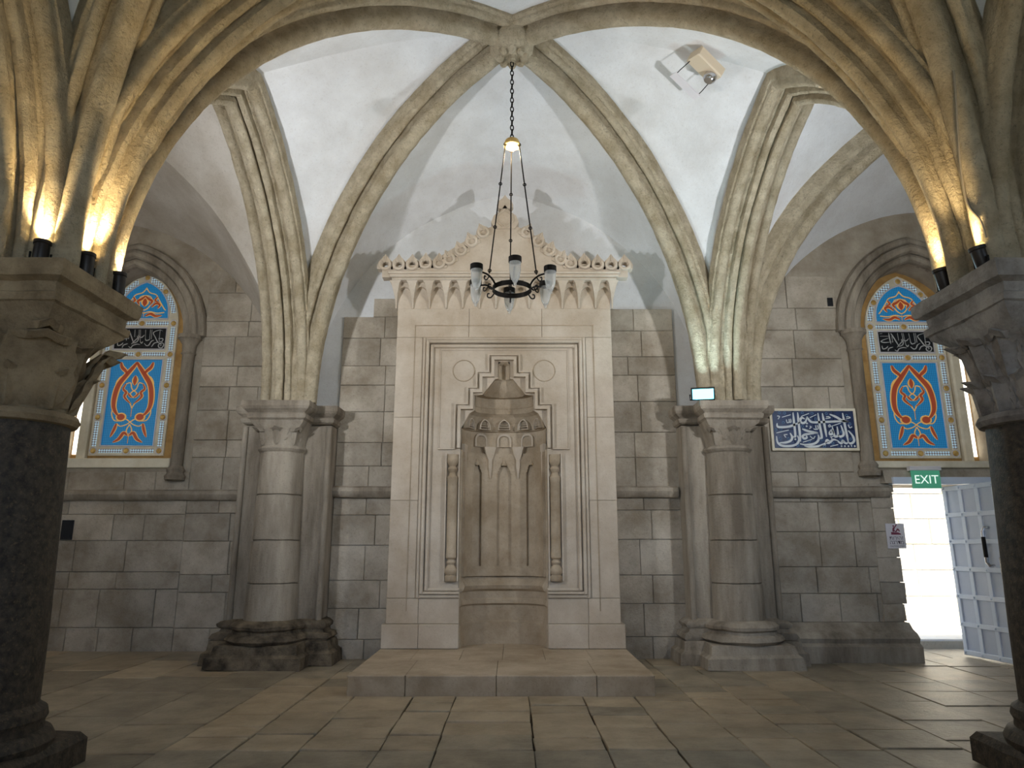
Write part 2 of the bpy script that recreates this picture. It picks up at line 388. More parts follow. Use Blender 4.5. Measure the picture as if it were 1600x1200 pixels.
def spring(c, t, off=.16, z=SPR):
    d = (Vector(t).to_2d() - Vector(c)).normalized() * off; return Vector((c[0] + d.x, c[1] + d.y, z))
def bay(cs, boss, crowns, diag=(1, 1, 1, 1), m='plaster', starts=None):
    """cs: four corners in order, crowns[j] crown point of the arch between corner j and j+1"""
    starts = starts or {}
    D = [half(spring(c, boss), boss) for c in cs]
    for j in range(4):
        i2 = (j + 1) % 4; cell = MB()
        for c in (j, i2):
            A = half(starts.get((j, c), spring(cs[c], crowns[j])), crowns[j]); B = D[c]; nv = 9
            rings = []
            for u in range(len(A)):
                f = u / (len(A) - 1)
                rings.append([A[u].lerp(B[u], v / nv) + Vector((0, 0, .10 * math.sin(math.pi * v / nv) * f)) for v in range(nv + 1)])
            cell.loft(rings, False)
        cell.rough(.014, 2.2).build('vault_cell', m, ceiling, True)
    for c in range(4):
        if diag[c]: rib(D[c], P_DG, 'vault_rib', k=1.15)
mid = lambda a, b2, z: Vector(((a[0] + b2[0]) / 2, (a[1] + b2[1]) / 2, z))
ZC, ZB = 5.78, 6.38
BOSS = Vector((.0, 6.05, ZB))
cr = {}
def crown(a, b2, z=ZC): return mid(a, b2, z)
wc = Vector((-.06, WALL + .04, 5.75))
bay([C_L, C_R, R_R, R_L], BOSS, [crown(C_L, C_R), crown(C_R, R_R), wc, crown(R_L, C_L)], starts={(2, 2): Vector((R_R[0] - .12, WALL + .04, SPR)), (2, 3): Vector((R_L[0] + .12, WALL + .04, SPR))})
bR = Vector((5.85, 6.05, ZB)); wr2 = Vector((5.5, WALL + .04, 5.5))
bay([C_R, C_RR, R_RR, R_R], bR, [crown(C_R, C_RR), crown(C_RR, R_RR), wr2, crown(R_R, C_R)], starts={(2, 2): Vector((R_RR[0], WALL + .04, SPR)), (2, 3): Vector((R_R[0] + .35, WALL + .04, SPR))})
bL = Vector((-5.9, 6.2, ZB - .1)); wl2 = Vector((-5.4, WALL_L + .04, 5.6))
bay([C_LL, C_L, R_L, R_LL], bL, [crown(C_LL, C_L), crown(C_L, R_L), wl2, crown(R_LL, C_LL)], diag=(1, 1, 0, 0), m='oldplaster', starts={(2, 2): Vector((R_L[0] - .4, WALL_L + .04, SPR)), (2, 3): Vector((R_LL[0], WALL_L + .04, SPR))})
for cs, bx in (([B_L, B_R, C_R, C_L], .1), ([B_LL, B_L, C_L, C_LL], -5.9), ([B_R, B_RR, C_RR, C_R], 6.1)):
    bay(cs, Vector((bx, 1.85, ZB)), [crown(cs[0], cs[1]) + Vector((0, -.45, 0)), crown(cs[1], cs[2]), crown(cs[2], cs[3]), crown(cs[3], cs[0])])
for a, b2 in ((C_L, C_R), (C_R, R_R), (R_L, C_L), (C_R, C_RR), (C_LL, C_L), (B_L, C_L), (B_R, C_R), (C_LL, R_LL), (C_RR, R_RR)):
    cw = crown(a, b2); h1 = half(spring(a, cw), cw); h2 = half(spring(b2, cw), cw)
    rib(h1 + h2[::-1][1:], P_TR, 'transverse_rib', k=1.12)
def rosette(c, name):
    mb = MB().lathe([(.0, .0), (.10, .0), (.17, .03), (.215, .08), (.225, .16), (.2, .26)], 0, 0, 24)
    for k in range(8):
        a = k * math.pi / 4; mb.lathe([(.001, -.035), (.035, -.02), (.05, .02), (.05, .06)], .12 * math.cos(a), .12 * math.sin(a), 10)
    mb.lathe([(.001, -.05), (.04, -.035), (.06, .01), (.06, .05)], 0, 0, 12)
    mb.rough(.012, 14).xf(Matrix.Translation(c)); return mb.build(name, 'rib', ceiling, True)
rosette((BOSS.x, BOSS.y, ZB - .34), 'keystone'); rosette((bR.x, bR.y, ZB - .34), 'keystone')

# ------------------------------------------------------------------ freestanding columns
def square(h, z, cx, cy, n=6, rnd=0.0):
    pts = []
    for k in range(4):
        a = math.pi / 2 * k + math.pi / 4
        x0, y0 = h * math.sqrt(2) * math.cos(a), h * math.sqrt(2) * math.sin(a)
        x1, y1 = h * math.sqrt(2) * math.cos(a + math.pi / 2), h * math.sqrt(2) * math.sin(a + math.pi / 2)
        pts += [(cx + x0 + (x1 - x0) * i / n, cy + y0 + (y1 - y0) * i / n, z) for i in range(n)]
    return pts
def circ(r, z, cx, cy, n=24):
    return [(cx + r * math.cos(math.pi / 4 + 2 * math.pi * i / n), cy + r * math.sin(math.pi / 4 + 2 * math.pi * i / n), z) for i in range(n)]
def leaf(h, w, curl, cx, cy, ang, r0, z0, r1):
    """an acanthus leaf hugging the bell, tip curling outwards"""
    rings = []; n = 9; prof = [.5, .8, .95, 1.0, .98, .95, .9, .82, .7, .45]
    for i in range(n + 1):
        f = i / n; z = z0 + h * (f if f < .8 else .8 + (f - .8) * -.2); rr = r0 + (r1 - r0) * f + curl * max(0, f - .55) ** 1.5 * 1.7
        ww = w * prof[i] * (1 + .10 * (i % 2)); row = []
        for j in range(-3, 4):
            s = j / 3; row.append(Vector((rr - .03 * abs(s) ** 2 + (.022 if j == 0 else 0) - (.020 if abs(j) == 2 else 0) + .008 * (i % 2) * abs(s), ww * s, z - .02 * abs(s))))
        rings.append(row)
    back = [[p - Vector((.045, 0, .035)) for p in r] for r in rings]
    mb = MB().loft([a + b2[::-1] for a, b2 in zip(rings, back)], True, True)
    return mb.xf(Matrix.Translation((cx, cy, 0)) @ Matrix.Rotation(ang, 4, 'Z'))
def column(c, label, ornate, capm):
    cx, cy = c; t = thing('stone_column', label, 'column')
    MB().loft([square(.43, 0, cx, cy), square(.43, .13, cx, cy), square(.40, .17, cx, cy)], True, True).rough(.012, 8).build('plinth', 'granite', t)
    MB().lathe([(.30, .12), (.41, .15), (.425, .20), (.40, .245), (.365, .26), (.36, .29), (.375, .32), (.365, .36), (.335, .38), (.32, .40)], cx, cy, 40).build('base_moulding', 'granite', t, True)
    MB().lathe([(.325, .38), (.32, .8), (.30, 1.4), (.282, 1.97)], cx, cy, 40).build('shaft', 'granite', t, True)
    MB().lathe([(.27, 1.95), (.315, 1.96), (.33, 1.99), (.315, 2.02), (.285, 2.03)], cx, cy, 40).build('neck_ring', capm, t, True)
    MB().loft([circ(.272, 2.02, cx, cy), circ(.272, 2.2, cx, cy), circ(.285, 2.38, cx, cy), [tuple(Vector(a).lerp(Vector(b2), .5)) for a, b2 in zip(circ(.33, 2.50, cx, cy), square(.31, 2.50, cx, cy))], square(.365, 2.59, cx, cy), square(.375, 2.63, cx, cy)], True, True).rough(.012, 12).build('capital', capm, t, True)
    if ornate:
        for k in range(12): leaf(.28, .082, .09, cx, cy, k * math.pi / 6 + .26, .285, 2.03, .325).build('acanthus_leaf', capm, t, True)
        for k in range(12): leaf(.36, .088, .10, cx, cy, k * math.pi / 6 + math.pi / 12 * 0, .285, 2.22, .37 if k % 3 else .37).build('acanthus_leaf', capm, t, True)
    else:
        for k in range(4): leaf(.40, .10, .16, cx, cy, k * math.pi / 2 + math.pi / 4, .285, 2.20, .46).build('corner_leaf', capm, t, True)
        for k in range(4):
            a = k * math.pi / 2
            leaf(.52, .19, .06, cx, cy, a + math.pi / 4, .275, 2.05, .47).build('broad_leaf', capm, t, True)
            leaf(.50, .11, .05, cx, cy, a, .28, 2.06, .36).build('broad_leaf', capm, t, True)
            for q in (-1, 1): leaf(.30, .075, .08, cx, cy, a + q * .40, .285, 2.04, .345).build('broad_leaf', capm, t, True)
    MB().loft([square(.35, 2.60, cx, cy), square(.385, 2.62, cx, cy), square(.39, 2.665, cx, cy), square(.365, 2.68, cx, cy), square(.37, 2.735, cx, cy), square(.42, 2.755, cx, cy), square(.43, 2.79, cx, cy), square(.43, 2.85, cx, cy)], True, True).rough(.008, 7).build('abacus', capm, t)
    return t
column(C_L, 'dark granite column with broad-leaf limestone capital at the left edge', False, 'capital')
column(C_R, 'dark granite column with carved acanthus capital at the right edge', True, 'capital2')

# ------------------------------------------------------------------ responds on the back wall
def respond(cx, px0, px1, yb, label, side):
    """half column in front of a pilaster; px0..px1 pilaster x-range"""
    t = thing('half_column', label, 'column'); Yp = 8.02; ya = Yp - .02
    MB().box(px0, px1, Yp, yb, .3, 2.62, .02).build('pilaster', 'respond', t)
    for xx, wd in ((px0, .05), (px1, .05)):
        MB().tube([(xx + (.02 if xx == px0 else -.02), Yp - .005, .42), (xx + (.02 if xx == px0 else -.02), Yp - .005, 2.6)], .035, 10).build('edge_roll', 'respond', t, True)
    zz = .42; hs = (.42, .46, .5, .52)
    for i, h in enumerate(hs):
        r0 = .285 - .012 * i; z1 = min(zz + h, 2.32)
        MB().lathe([(r0 - .02, zz), (r0, zz + .012), (r0 - .008, z1 - .012), (r0 - .028, z1)], cx, ya, 28).rough(.005, 9).build('shaft_drum', 'respond', t, True); zz = z1
    MB().lathe([(.24, 2.28), (.265, 2.30), (.275, 2.32), (.265, 2.345), (.24, 2.35)], cx, ya, 28).build('neck_ring', 'respond', t, True)
    n = 24
    MB().loft([circ(.245, 2.33, cx, ya, n), circ(.25, 2.42, cx, ya, n), circ(.28, 2.52, cx, ya, n), square(.29, 2.60, cx, ya, 6), square(.31, 2.66, cx, ya, 6)], True, True).build('capital', 'respond', t, True)
    for k, a in enumerate((-2.36, -1.57, -.79)): leaf(.26, .085, .13 if k != 1 else .06, cx, ya, a, .245, 2.36, .31).build('capital_leaf', 'respond', t, True)
    def prof(z, e): # plan outline of abacus / base around pilaster and half column
        s = .30 + e
        return [(px0 - e, yb, z), (px0 - e, Yp - e, z), (cx - s, Yp - e, z), (cx - s, ya - s, z), (cx + s, ya - s, z), (cx + s, Yp - e, z), (px1 + e, Yp - e, z), (px1 + e, yb, z)]
    MB().loft([prof(2.63, .0), prof(2.65, .03), prof(2.69, .04), prof(2.71, .02), prof(2.75, .07), prof(2.78, .085), prof(2.84, .085)], True, True).rough(.006, 8).build('abacus', 'respond', t)
    def bas(z, e):
        k = 12; s = .31 + e; pts = [(px0 - e, yb, z), (px0 - e, Yp - e, z)]
        pts += [(cx + s * math.cos(math.pi + math.pi * i / k), ya - .05 + s * math.sin(math.pi + math.pi * i / k) * 1.0, z) for i in range(k + 1)]
        return pts + [(px1 + e, Yp - e, z), (px1 + e, yb, z)]
    MB().loft([bas(.22, .0), bas(.24, .10), bas(.27, .13), bas(.31, .11), bas(.33, .06), bas(.36, .05), bas(.38, .08), bas(.41, .085), bas(.44, .05), bas(.46, .0)], True, True).rough(.014, 9).build('base_moulding', 'grime' if side < 0 else 'respond', t, True)
    e = .16
    MB().loft([[(x_, y_, z) for x_, y_, _ in prof(0, q)] for z, q in ((0, .2), (.12, .19), (.15, .15), (.24, .13))], True, True).rough(.018, 7).build('plinth', 'grime' if side < 0 else 'respond', t)
    return t
respond(-2.66, -3.14, -2.12, WALL_L + .05, 'half column with blackened base left of the marble niche', -1)
respond(2.50, 1.99, 2.98, WALL + .05, 'half column beside the blue tile panel, under the bright floodlight', 1)

# ------------------------------------------------------------------ marble platform and prayer niche (mihrab)
YF = 7.90; ZP = .165
X0 = at(787, 760, YF).x
zp = lambda py: at(787, py, YF).z
hwp = lambda d, py: d / FPX * (YF * math.cos(PITCH) + (zp(py) - EYE) * math.sin(PITCH))
plat = thing('marble_platform', 'low marble step laid in front of the carved niche', 'step')
PX0, PX1 = X0 - 1.32, X0 + 1.32
for a, b2 in ((0, .5), (.5, 1.28), (1.28, 2.14), (2.14, 2.64)):
    MB().box(PX0 + a + .002, PX0 + b2 - .002, 6.33, 7.12, -.02, ZP, .008).build('step_slab', 'marbled', plat)
for a, b2 in ((.0, .42), (.42, .9), (.9, 1.32), (1.32, 1.74), (1.74, 2.2), (2.2, 2.64)):
    MB().box(PX0 + a + .002, PX0 + b2 - .002, 7.124, YF - .04, -.02, ZP - .001, .004).build('step_slab', 'marbled', plat)

mih = thing('prayer_niche', 'tall carved marble prayer niche with crested gable on the back wall', 'niche')
O_ = 1.28; ZT = zp(482)
NW = hwp(68, 850)                       # half width of the niche
steps = [(67, 640), (47.5, 614), (33, 589.5), (14.5, 563)]
def stepped(off=0.0, zbot=ZP):
    pts = []; zprev = zbot
    for d, py in steps:
        h = hwp(d, py) + off; pts += [(h, zprev), (h, zp(py) + off)]; zprev = zp(py) + off
    return pts
def mirror(r): return [(X0 + x, z) for x, z in r] + [(X0 - x, z) for x, z in reversed(r)]
hole = mirror(stepped())
FH, FI = .965, .80                      # outer/inner half width of the moulded frame
zf0, zf1 = zp(935), zp(527)
# facing stones around the moulded frame
def slab(x0, x1, z0, z1, y=YF, name='facing_slab', m='marble', back=WALL + .02): return MB().box(X0 + x0 + .0015, X0 + x1 - .0015, y, back, z0 + .0015, z1 - .0015, .004).build(name, m, mih)
for s in (-1, 1):
    for z0, z1 in ((zf0, zp(782)), (zp(782), zp(652)), (zp(652), zf1)):
        a, b2 = sorted((s * FH, s * O_)); slab(a, b2, z0, z1)
    a, b2 = sorted((s * NW, s * .93)); slab(a, b2, zp(975), zf0)
    a, b2 = sorted((s * .93, s * O_)); slab(a, b2, zp(975), zf0)
    a, b2 = sorted((s * NW, s * .92)); slab(a, b2, ZP, zp(975), YF - .035)
    a, b2 = sorted((s * .92, s * (O_ + .04))); slab(a, b2, ZP, zp(975), YF - .035)
for a, b2 in ((-O_, -.42), (-.42, .45), (.45, O_)): slab(a, b2, zf1, ZT)
for s in (-1, 1): MB().box(*sorted((X0 + s * .001, X0 + s * (NW + .02))), YF - .038, WALL + .02, 0, ZP - .001).build('niche_floor', 'marbled', mih)
# inner field with the stepped opening
zi0, zi1 = zf0, zf1
MB().plate(mirror([(NW, zi0), (FH, zi0), (FH, zi1)])[0:0] + [(X0 - FH, zi0), (X0 - hwp(67, 640), zi0)] + [(X0 - x, z) for x, z in stepped(0, zi0)] + [(X0 + x, z) for x, z in reversed(stepped(0, zi0))] + [(X0 + FH, zi0), (X0 + FH, zi1), (X0 - FH, zi1)], [], YF + .035, YF + .09).build('niche_field', 'marble', mih)
# nested frame mouldings
def bar(x0, x1, z0, z1, pr, name='frame_moulding', m='marble', r=.012):
    return MB().box(X0 + x0, X0 + x1, YF + .04 - pr, YF + .06, z0, z1, min(r, pr * .8, (x1 - x0) * .3, (z1 - z0) * .3)).build(name, m, mih)
def frame(h0, h1, za0, za1, zb0, zb1, pr, nicheedge):
    """rectangular moulding: half widths h0<h1, bottom za0..za1, top zb0..zb1"""
    bar(-h1, -h0, za0, zb1, pr); bar(h0, h1, za0, zb1, pr); bar(-h0, h0, zb0, zb1, pr)
    bar(-h0, -nicheedge, za0, za1, pr); bar(nicheedge, h0, za0, za1, pr)
frame(.925, .962, zf0, zf0 + .04, zf1 - .04, zf1 - .002, .060, NW)
frame(.885, .922, zf0 + .042, zf0 + .07, zf1 - .075, zf1 - .042, .075, NW)
frame(.835, .875, zf0 + .075, zf0 + .105, zf1 - .125, zf1 - .085, .045, NW)
# incised border line on the facing: thin fillet
for s in (-1, 1):
    MB().box(X0 + s * 1.06 - .005, X0 + s * 1.06 + .005, YF - .006, YF + .01, zp(955), zp(508)).build('border_fillet', 'marbled', mih)
MB().box(X0 - 1.065, X0 + 1.065, YF - .006, YF + .01, zp(508) - .01, zp(508)).build('border_fillet', 'marbled', mih)
# stepped outline moulding around the niche head
for off, wd, pr in ((.004, .035, .055), (.062, .02, .03)):
    o1 = stepped(off + wd, zp(700)); i1 = stepped(off, zp(700))
    MB().plate([(X0 + x, z) for x, z in i1] + [(X0 - x, z) for x, z in reversed(i1)] + [(X0 - x, z) for x, z in o1] + [(X0 + x, z) for x, z in reversed(o1)], [], YF + .035 - pr, YF + .04).build('stepped_moulding', 'marble', mih)
# upper panel border and roundels
zu0, zu1 = zp(700), zp(545)
for s in (-1, 1):
    a, b2 = sorted((s * .745, s * .76)); bar(a, b2, zu0, zu1, .018, 'panel_fillet')
    a, b2 = sorted((s * .56, s * .76)); bar(a, b2, zu0 - .016, zu0, .03, 'panel_fillet')
    MB().tube([(X0 + s * .475 + .128 * math.cos(t * math.pi / 14), YF + .034, zp(578) + .128 * math.sin(t * math.pi / 14)) for t in range(29)], .007, 6).build('roundel', 'marbled', mih, True)
bar(-.76, .76, zu1 - .014, zu1, .018, 'panel_fillet')
# niche shell: five-sided recess, stepping in towards the hood
def plan(w, z, d, y=YF + .05, k=10, lip=0.0): return [(X0 - max(w, lip), y - .01, z)] + [(X0 - w * math.cos(math.pi * i / k), y + d * math.sin(math.pi * i / k) ** .8, z) for i in range(k + 1)] + [(X0 + max(w, lip), y - .01, z)]
ND = .37
lv = [(ZP - .02, 66, ND - .03), (zp(978), 66, ND - .03), (zp(975), 68, ND), (zp(950), 68, ND), (zp(947), 65, ND - .035), (zp(941), 65, ND - .035), (zp(938), 67, ND - .01), (zp(927), 67, ND - .01), (zp(923), 62, ND - .06), (zp(917), 60, ND - .075), (zp(912), 62, ND - .06), (zp(908), 65, ND - .02), (zp(904), 67, ND), (zp(702), 67, ND)]
MB().loft([plan(hwp(d, 850), z, dd, lip=NW + .012) for z, d, dd in lv], False).build('niche_wall', 'marbled', mih, True)
tiers = [('niche_tier', [(702, 67, .37), (690, 66, .365), (668, 66.5, .36), (667, 62, .33)]), ('niche_tier', [(667, 64, .335), (655, 60, .32), (645, 54, .28), (640, 46, .25)]), ('niche_tier', [(640, 46.5, .26), (632, 46.5, .26), (631, 45.5, .255), (616, 45, .25), (615, 34, .2)]), ('niche_hood', [(615, 33, .21), (604, 24, .15), (592, 14, .085), (590, 9, .07)]), ('niche_slot', [(590, 9, .08), (568, 9, .08), (564, 5, .02)])]
for nm, t in tiers: MB().loft([plan(hwp(d, py), zp(py), dd) for py, d, dd in t], False).build(nm, 'marbled', mih)
# spandrel plate behind the stepped edge
spand = [(67, 668), (62, 660), (54, 645), (46, 640), (46, 617), (33, 615), (14, 591), (9, 590), (9, 564)]
o1 = stepped(.02, zp(690)); i1 = [(hwp(67, 690), zp(690))] + [(hwp(d, py), zp(py)) for d, py in spand]
MB().plate([(X0 + x, z) for x, z in i1] + [(X0 - x, z) for x, z in reversed(i1)] + [(X0 - x, z) for x, z in o1] + [(X0 + x, z) for x, z in reversed(o1)], [], YF + .045, YF + .08).build('spandrel', 'marble', mih)
def on_niche(f, w, dd):  # point on the recess, f in 0..1 left to right, with facing angle
    a = math.pi * f; return X0 - w * math.cos(a), YF + .05 + dd * math.sin(a) ** .8, a
# lining of the niche with three slender recessed panels cut into it, scalloped cells above
def recessed(a, z):
    for f, wd in ((.25, .075), (.5, .09), (.75, .075)):
        arc = (f - a) * math.pi * .46
        if z > zp(886) and z < zp(716) - .16 * (abs(arc) / wd) ** 1.5 and abs(arc) < wd: return True
    return False
NF, NZ = 110, 90; za_, zb_ = zp(902), zp(703); mb = MB(); cell_ = {}; vid = {}
def nv(i, k, dep):
    key = (i, k, dep)
    if key not in vid:
        a = math.pi * (.02 + .96 * i / NF); d = ND - (.04 if dep == 0 else .0)
        vid[key] = len(mb.v); mb.v.append((X0 - (hwp(67, 850) - (.03 if dep == 0 else 0)) * math.cos(a), YF + .05 + d * math.sin(a) ** .8, za_ + (zb_ - za_) * k / NZ))
    return vid[key]
for i in range(NF):
    for k in range(NZ): cell_[i, k] = not recessed(.02 + .96 * (i + .5) / NF, za_ + (zb_ - za_) * (k + .5) / NZ)
for (i, k), on in cell_.items():
    if not on: continue
    mb.f.append((nv(i, k, 0), nv(i + 1, k, 0), nv(i + 1, k + 1, 0), nv(i, k + 1, 0)))
    for di, dk, e in ((-1, 0, ((i, k), (i, k + 1))), (1, 0, ((i + 1, k), (i + 1, k + 1))), (0, -1, ((i, k), (i + 1, k))), (0, 1, ((i, k + 1), (i + 1, k + 1)))):
        if not cell_.get((i + di, k + dk), False): mb.f.append((nv(*e[0], 0), nv(*e[1], 0), nv(*e[1], 1), nv(*e[0], 1)))
mb.build('niche_lining', 'marbled', mih, True)
for f in (.25, .5, .75):
    x, y, a = on_niche(f, hwp(67, 800), ND - .015)
    rot = Matrix.Translation((x, y, 0)) @ Matrix.Rotation(math.pi / 2 - a, 4, 'Z'); z1 = zp(712)
    MB().lathe([(.001, z1 + .005), (.018, z1 - .01), (.022, z1 - .035), (.034, z1 - .05), (.036, z1 - .075)], 0, -.02, 10).xf(rot).build('panel_knob', 'marbled', mih, True)
for i in range(5):
    f = .14 + .18 * i; x, y, a = on_niche(f, hwp(60, 655), .30)
    rot = Matrix.Translation((x, y - .01, 0)) @ Matrix.Rotation(math.pi / 2 - a, 4, 'Z'); w_ = .072
    for k in range(4):
        s_ = 1 - .2 * k; oz = zp(667) + .012 + .03 * k
        MB().plate(pointed(0, w_ * s_, oz, oz + .035 * s_, oz + .125 * s_), [pointed(0, w_ * s_ * .86, oz + .004, oz + .035 * s_, oz + .115 * s_)], -.03 + .012 * k, .03).xf(rot).build('scallop', 'marble', mih)
for f in (.30, .5, .70):   # little arches in the smooth tier, pendants between them
    x, y, a = on_niche(f, hwp(66, 680), .355); rot = Matrix.Translation((x, y, 0)) @ Matrix.Rotation(math.pi / 2 - a, 4, 'Z')
    MB().plate(pointed(0, .085, zp(692), zp(680), zp(671)), [pointed(0, .066, zp(692) + .004, zp(681), zp(674))], -.022, .03).xf(rot).build('tier_arch', 'marble', mih)
for f in (.06, .38, .62, .94):
    x, y, a = on_niche(f, hwp(67, 720), ND - .02); rot = Matrix.Translation((x, y, 0)) @ Matrix.Rotation(math.pi / 2 - a, 4, 'Z')
    MB().plate([(-.075, zp(692)), (.075, zp(692)), (.045, zp(706)), (.02, zp(714)), (.022, zp(724)), (0, zp(744)), (-.022, zp(724)), (-.02, zp(714)), (-.045, zp(706))], [], -.045, .03).xf(rot).build('pendant', 'marble', mih)
# engaged colonnettes flanking the niche
for s in (-1, 1):
    cx = X0 + s * hwp(81, 800); H_ = zp(710) - zp(908); q = zp(908)
    pr = [(.05, 0), (.055, .02), (.055, .05), (.045, .06), (.058, .09), (.058, .12), (.04, .15), (.03, .165), (.042, .19), (.03, .22), (.048, .24), (.05, .27), (.046, .29), (.046, 1.04), (.05, 1.05), (.05, 1.09), (.035, 1.11), (.028, 1.14), (.045, 1.18), (.03, 1.21), (.052, 1.25), (.055, 1.30), (.05, 1.34)]
    k = H_ / 1.34
    MB().lathe([(r * 1.3, q + z * k) for r, z in pr], cx, YF + .03, 14).build('colonnette', 'marbled', mih, True)
    for e in (-1, 1): MB().box(cx + e * .075 - .007, cx + e * .075 + .007, YF - .005, YF + .05, q, zp(708)).build('colonnette_fillet', 'marble', mih)
# cornice with a row of little hooded cells
zc0, zc1, zc2 = zp(482), zp(448), zp(434)
MB().box(X0 - O_, X0 + O_, YF + .01, WALL + .02, zc0, zc2).build('cornice_band', 'marble', mih)
nC = 13; cw_ = 2 * (O_ + .02) / nC
for i in range(nC + 1):
    x = X0 - O_ - .02 + cw_ * i; w0, w1 = .05, .010
    rings = [[(x - ww, YF + .02, z), (x - ww, YF - pr, z), (x + ww, YF - pr, z), (x + ww, YF + .02, z)] for z, ww, pr in ((zc0, .008, .006), (zc0 + .10, .010, .03), (zc0 + .17, .022, .08), (zc1 + .005, .05, .13), (zc1 + .03, .07, .14))]
    MB().loft(rings, True, True).build('cornice_bracket', 'marble', mih)
for i in range(nC):
    x = X0 - O_ - .02 + cw_ * (i + .5)
    MB().plate([(x - cw_ / 2, zc1 + .03), (x - cw_ / 2, zc0 + .14), (x - cw_ * .42, zc0 + .14)] + [(x - cw_ * .42 * math.cos(t * math.pi / 8), zc0 + .14 + .12 * math.sin(t * math.pi / 8)) for t in range(1, 8)] + [(x + cw_ * .42, zc0 + .14), (x + cw_ / 2, zc0 + .14), (x + cw_ / 2, zc1 + .03)], [], YF - .05, YF + .02).build('cornice_cell', 'marble', mih)
for d, z0, z1, pr in ((.06, zc1 + .03, zc1 + .06, .16), (.085, zc1 + .06, zc2 - .02, .185), (.10, zc2 - .02, zc2 + .012, .20)):
    MB().box(X0 - O_ - d, X0 + O_ + d, YF - pr, WALL + .02, z0, z1, .01).build('cornice_shelf', 'marble', mih)
# gabled crest
YC = YF - .16
gx = lambda px, py: (at(px, py, YC).x, at(px, py, YC).z)
outl = [(597, 433), (981, 433), (981, 418), (905, 412), (862, 384), (818, 358), (789, 346), (758, 358), (714, 384), (670, 412), (597, 418)]
MB().plate([gx(*p) for p in outl], [], YC, YC + .12).build('gable', 'marble', mih)
def crest(px, py, size, tilt):
    x, z = gx(px, py); k = size
    o = [(-.5, 0), (.5, 0), (.52, .3), (.40, .55), (.18, .78), (0, 1.05), (-.18, .78), (-.40, .55), (-.52, .3)]
    c, s = math.cos(tilt), math.sin(tilt); rt = lambda a, b2: (x + k * (a * c - b2 * s), z + k * (a * s + b2 * c))
    hole_ = [(.2 * math.cos(t * math.pi / 4), .30 + .2 * math.sin(t * math.pi / 4)) for t in range(8)]
    l = MB().plate([rt(*p) for p in o], [[rt(*p) for p in hole_]], YC - .015, YC + .09).build('crest_leaf', 'marble', mih)
    MB().tube([(rt(.32 * math.cos(t), .30 + .30 * math.sin(t))[0], YC - .018, rt(.32 * math.cos(t), .30 + .30 * math.sin(t))[1]) for t in [math.pi * (.75 + 1.5 * q / 14) for q in range(15)]], .021, 6).build('scroll', 'marble', l, True)
    MB().tube([(rt(0, .55)[0], YC - .02, rt(0, .55)[1]), (rt(0, .95)[0], YC - .018, rt(0, .95)[1])], .010, 5).build('leaf_rib', 'marble', l)
for s in (-1, 1):
    for i in range(5): crest(789 + s * (187 - 21 * i), 421 - (2 if i > 2 else 0), .185, 0)
    for i, (dx, py) in enumerate(((84, 410), (66, 396), (49, 382), (31, 368))): crest(789 + s * dx, py + 2, .18, -s * .42)
fx, fz = gx(789, 356)
def fin(k, zo, nm): MB().plate([(fx + k * a, fz + zo + k * b2) for a, b2 in ((-.45, 0), (.45, 0), (.62, .3), (.5, .62), (.2, .85), (0, 1.15), (-.2, .85), (-.5, .62), (-.62, .3))], [], YC - .03, YC + .09).build(nm, 'marble', mih)
fin(.27, -.02, 'finial_palmette'); fin(.16, .24, 'finial_tip')
for s in (-1, 1):
    MB().tube([(fx + s * .02, YC - .035, fz), (fx + s * .10, YC - .035, fz + .07), (fx + s * .09, YC - .035, fz + .15), (fx, YC - .035, fz + .22)], .013, 6).build('scroll', 'marble', mih, True)

# ------------------------------------------------------------------ stained-glass windows
INSC = [[(365,255),(372,380),(385,500)],[(415,265),(480,380),(575,560)],[(430,330),(435,470)],[(570,260),(580,420)],[(670,260),(690,430)],[(705,260),(735,520)],[(835,265),(855,450)],[(955,260),(965,480)],[(995,260),(1005,470)],[(1200,260),(1205,520)],
 [(1265,290),(1180,270),(1040,325),(1100,430),(1170,530),(1230,560),(1300,555),(1330,600),(1290,660),(1220,650),(1200,600),(1240,570),(1270,600),(1240,620)],[(1180,460),(1290,460),(1280,520),(1200,520)],[(1170,540),(1090,560),(1030,640)],[(1075,490),(1010,520),(960,600),(900,610),(840,560)],[(965,480),(930,490),(880,500),(850,450)],[(820,380),(760,430),(700,420),(670,380)],[(690,430),(660,520),(560,560)],[(735,520),(770,560),(800,520)],[(640,400),(660,440),(600,500),(520,580)],[(740,590),(660,580),(560,610),(520,660),(460,630)],[(350,330),(150,330)],[(210,270),(150,275)],[(350,370),(200,420),(165,450),(250,470),(380,460)],[(430,570),(330,600),(300,660)],[(170,540),(190,610),(270,590),(310,550)],[(450,440),(400,460)]]
# right-hand half of the arabesque: (points (u from centre, v from top), widest width)
ARAB = [([(.0,.02),(.05,.07),(.17,.17),(.30,.29),(.35,.43),(.345,.55),(.28,.63),(.19,.675)], .125), ([(.31,.02),(.28,.08),(.20,.13),(.16,.17)], .085), ([(.16,.28),(.205,.34),(.14,.385),(.165,.43),(.10,.48),(.02,.52)], .06), ([(.02,.445),(.07,.42),(.105,.385)], .045), ([(.25,.75),(.28,.82),(.34,.91)], .07), ([(.02,.89),(.09,.86),(.17,.93),(.28,.97)], .08)]
THIN = [[(.17,.18),(.29,.20),(.36,.28),(.31,.36)], [(.20,.70),(.08,.70),(-.06,.76),(-.18,.78),(-.25,.75)], [(.0,.57),(.04,.52),(.10,.47)], [(.16,.28),(.08,.27),(.05,.33),(.0,.37)], [(.0,.36),(.06,.40),(.0,.445)], [(.345,.55),(.37,.63),(.31,.71),(.20,.72)], [(.0,.76),(.05,.83),(.0,.90)]]
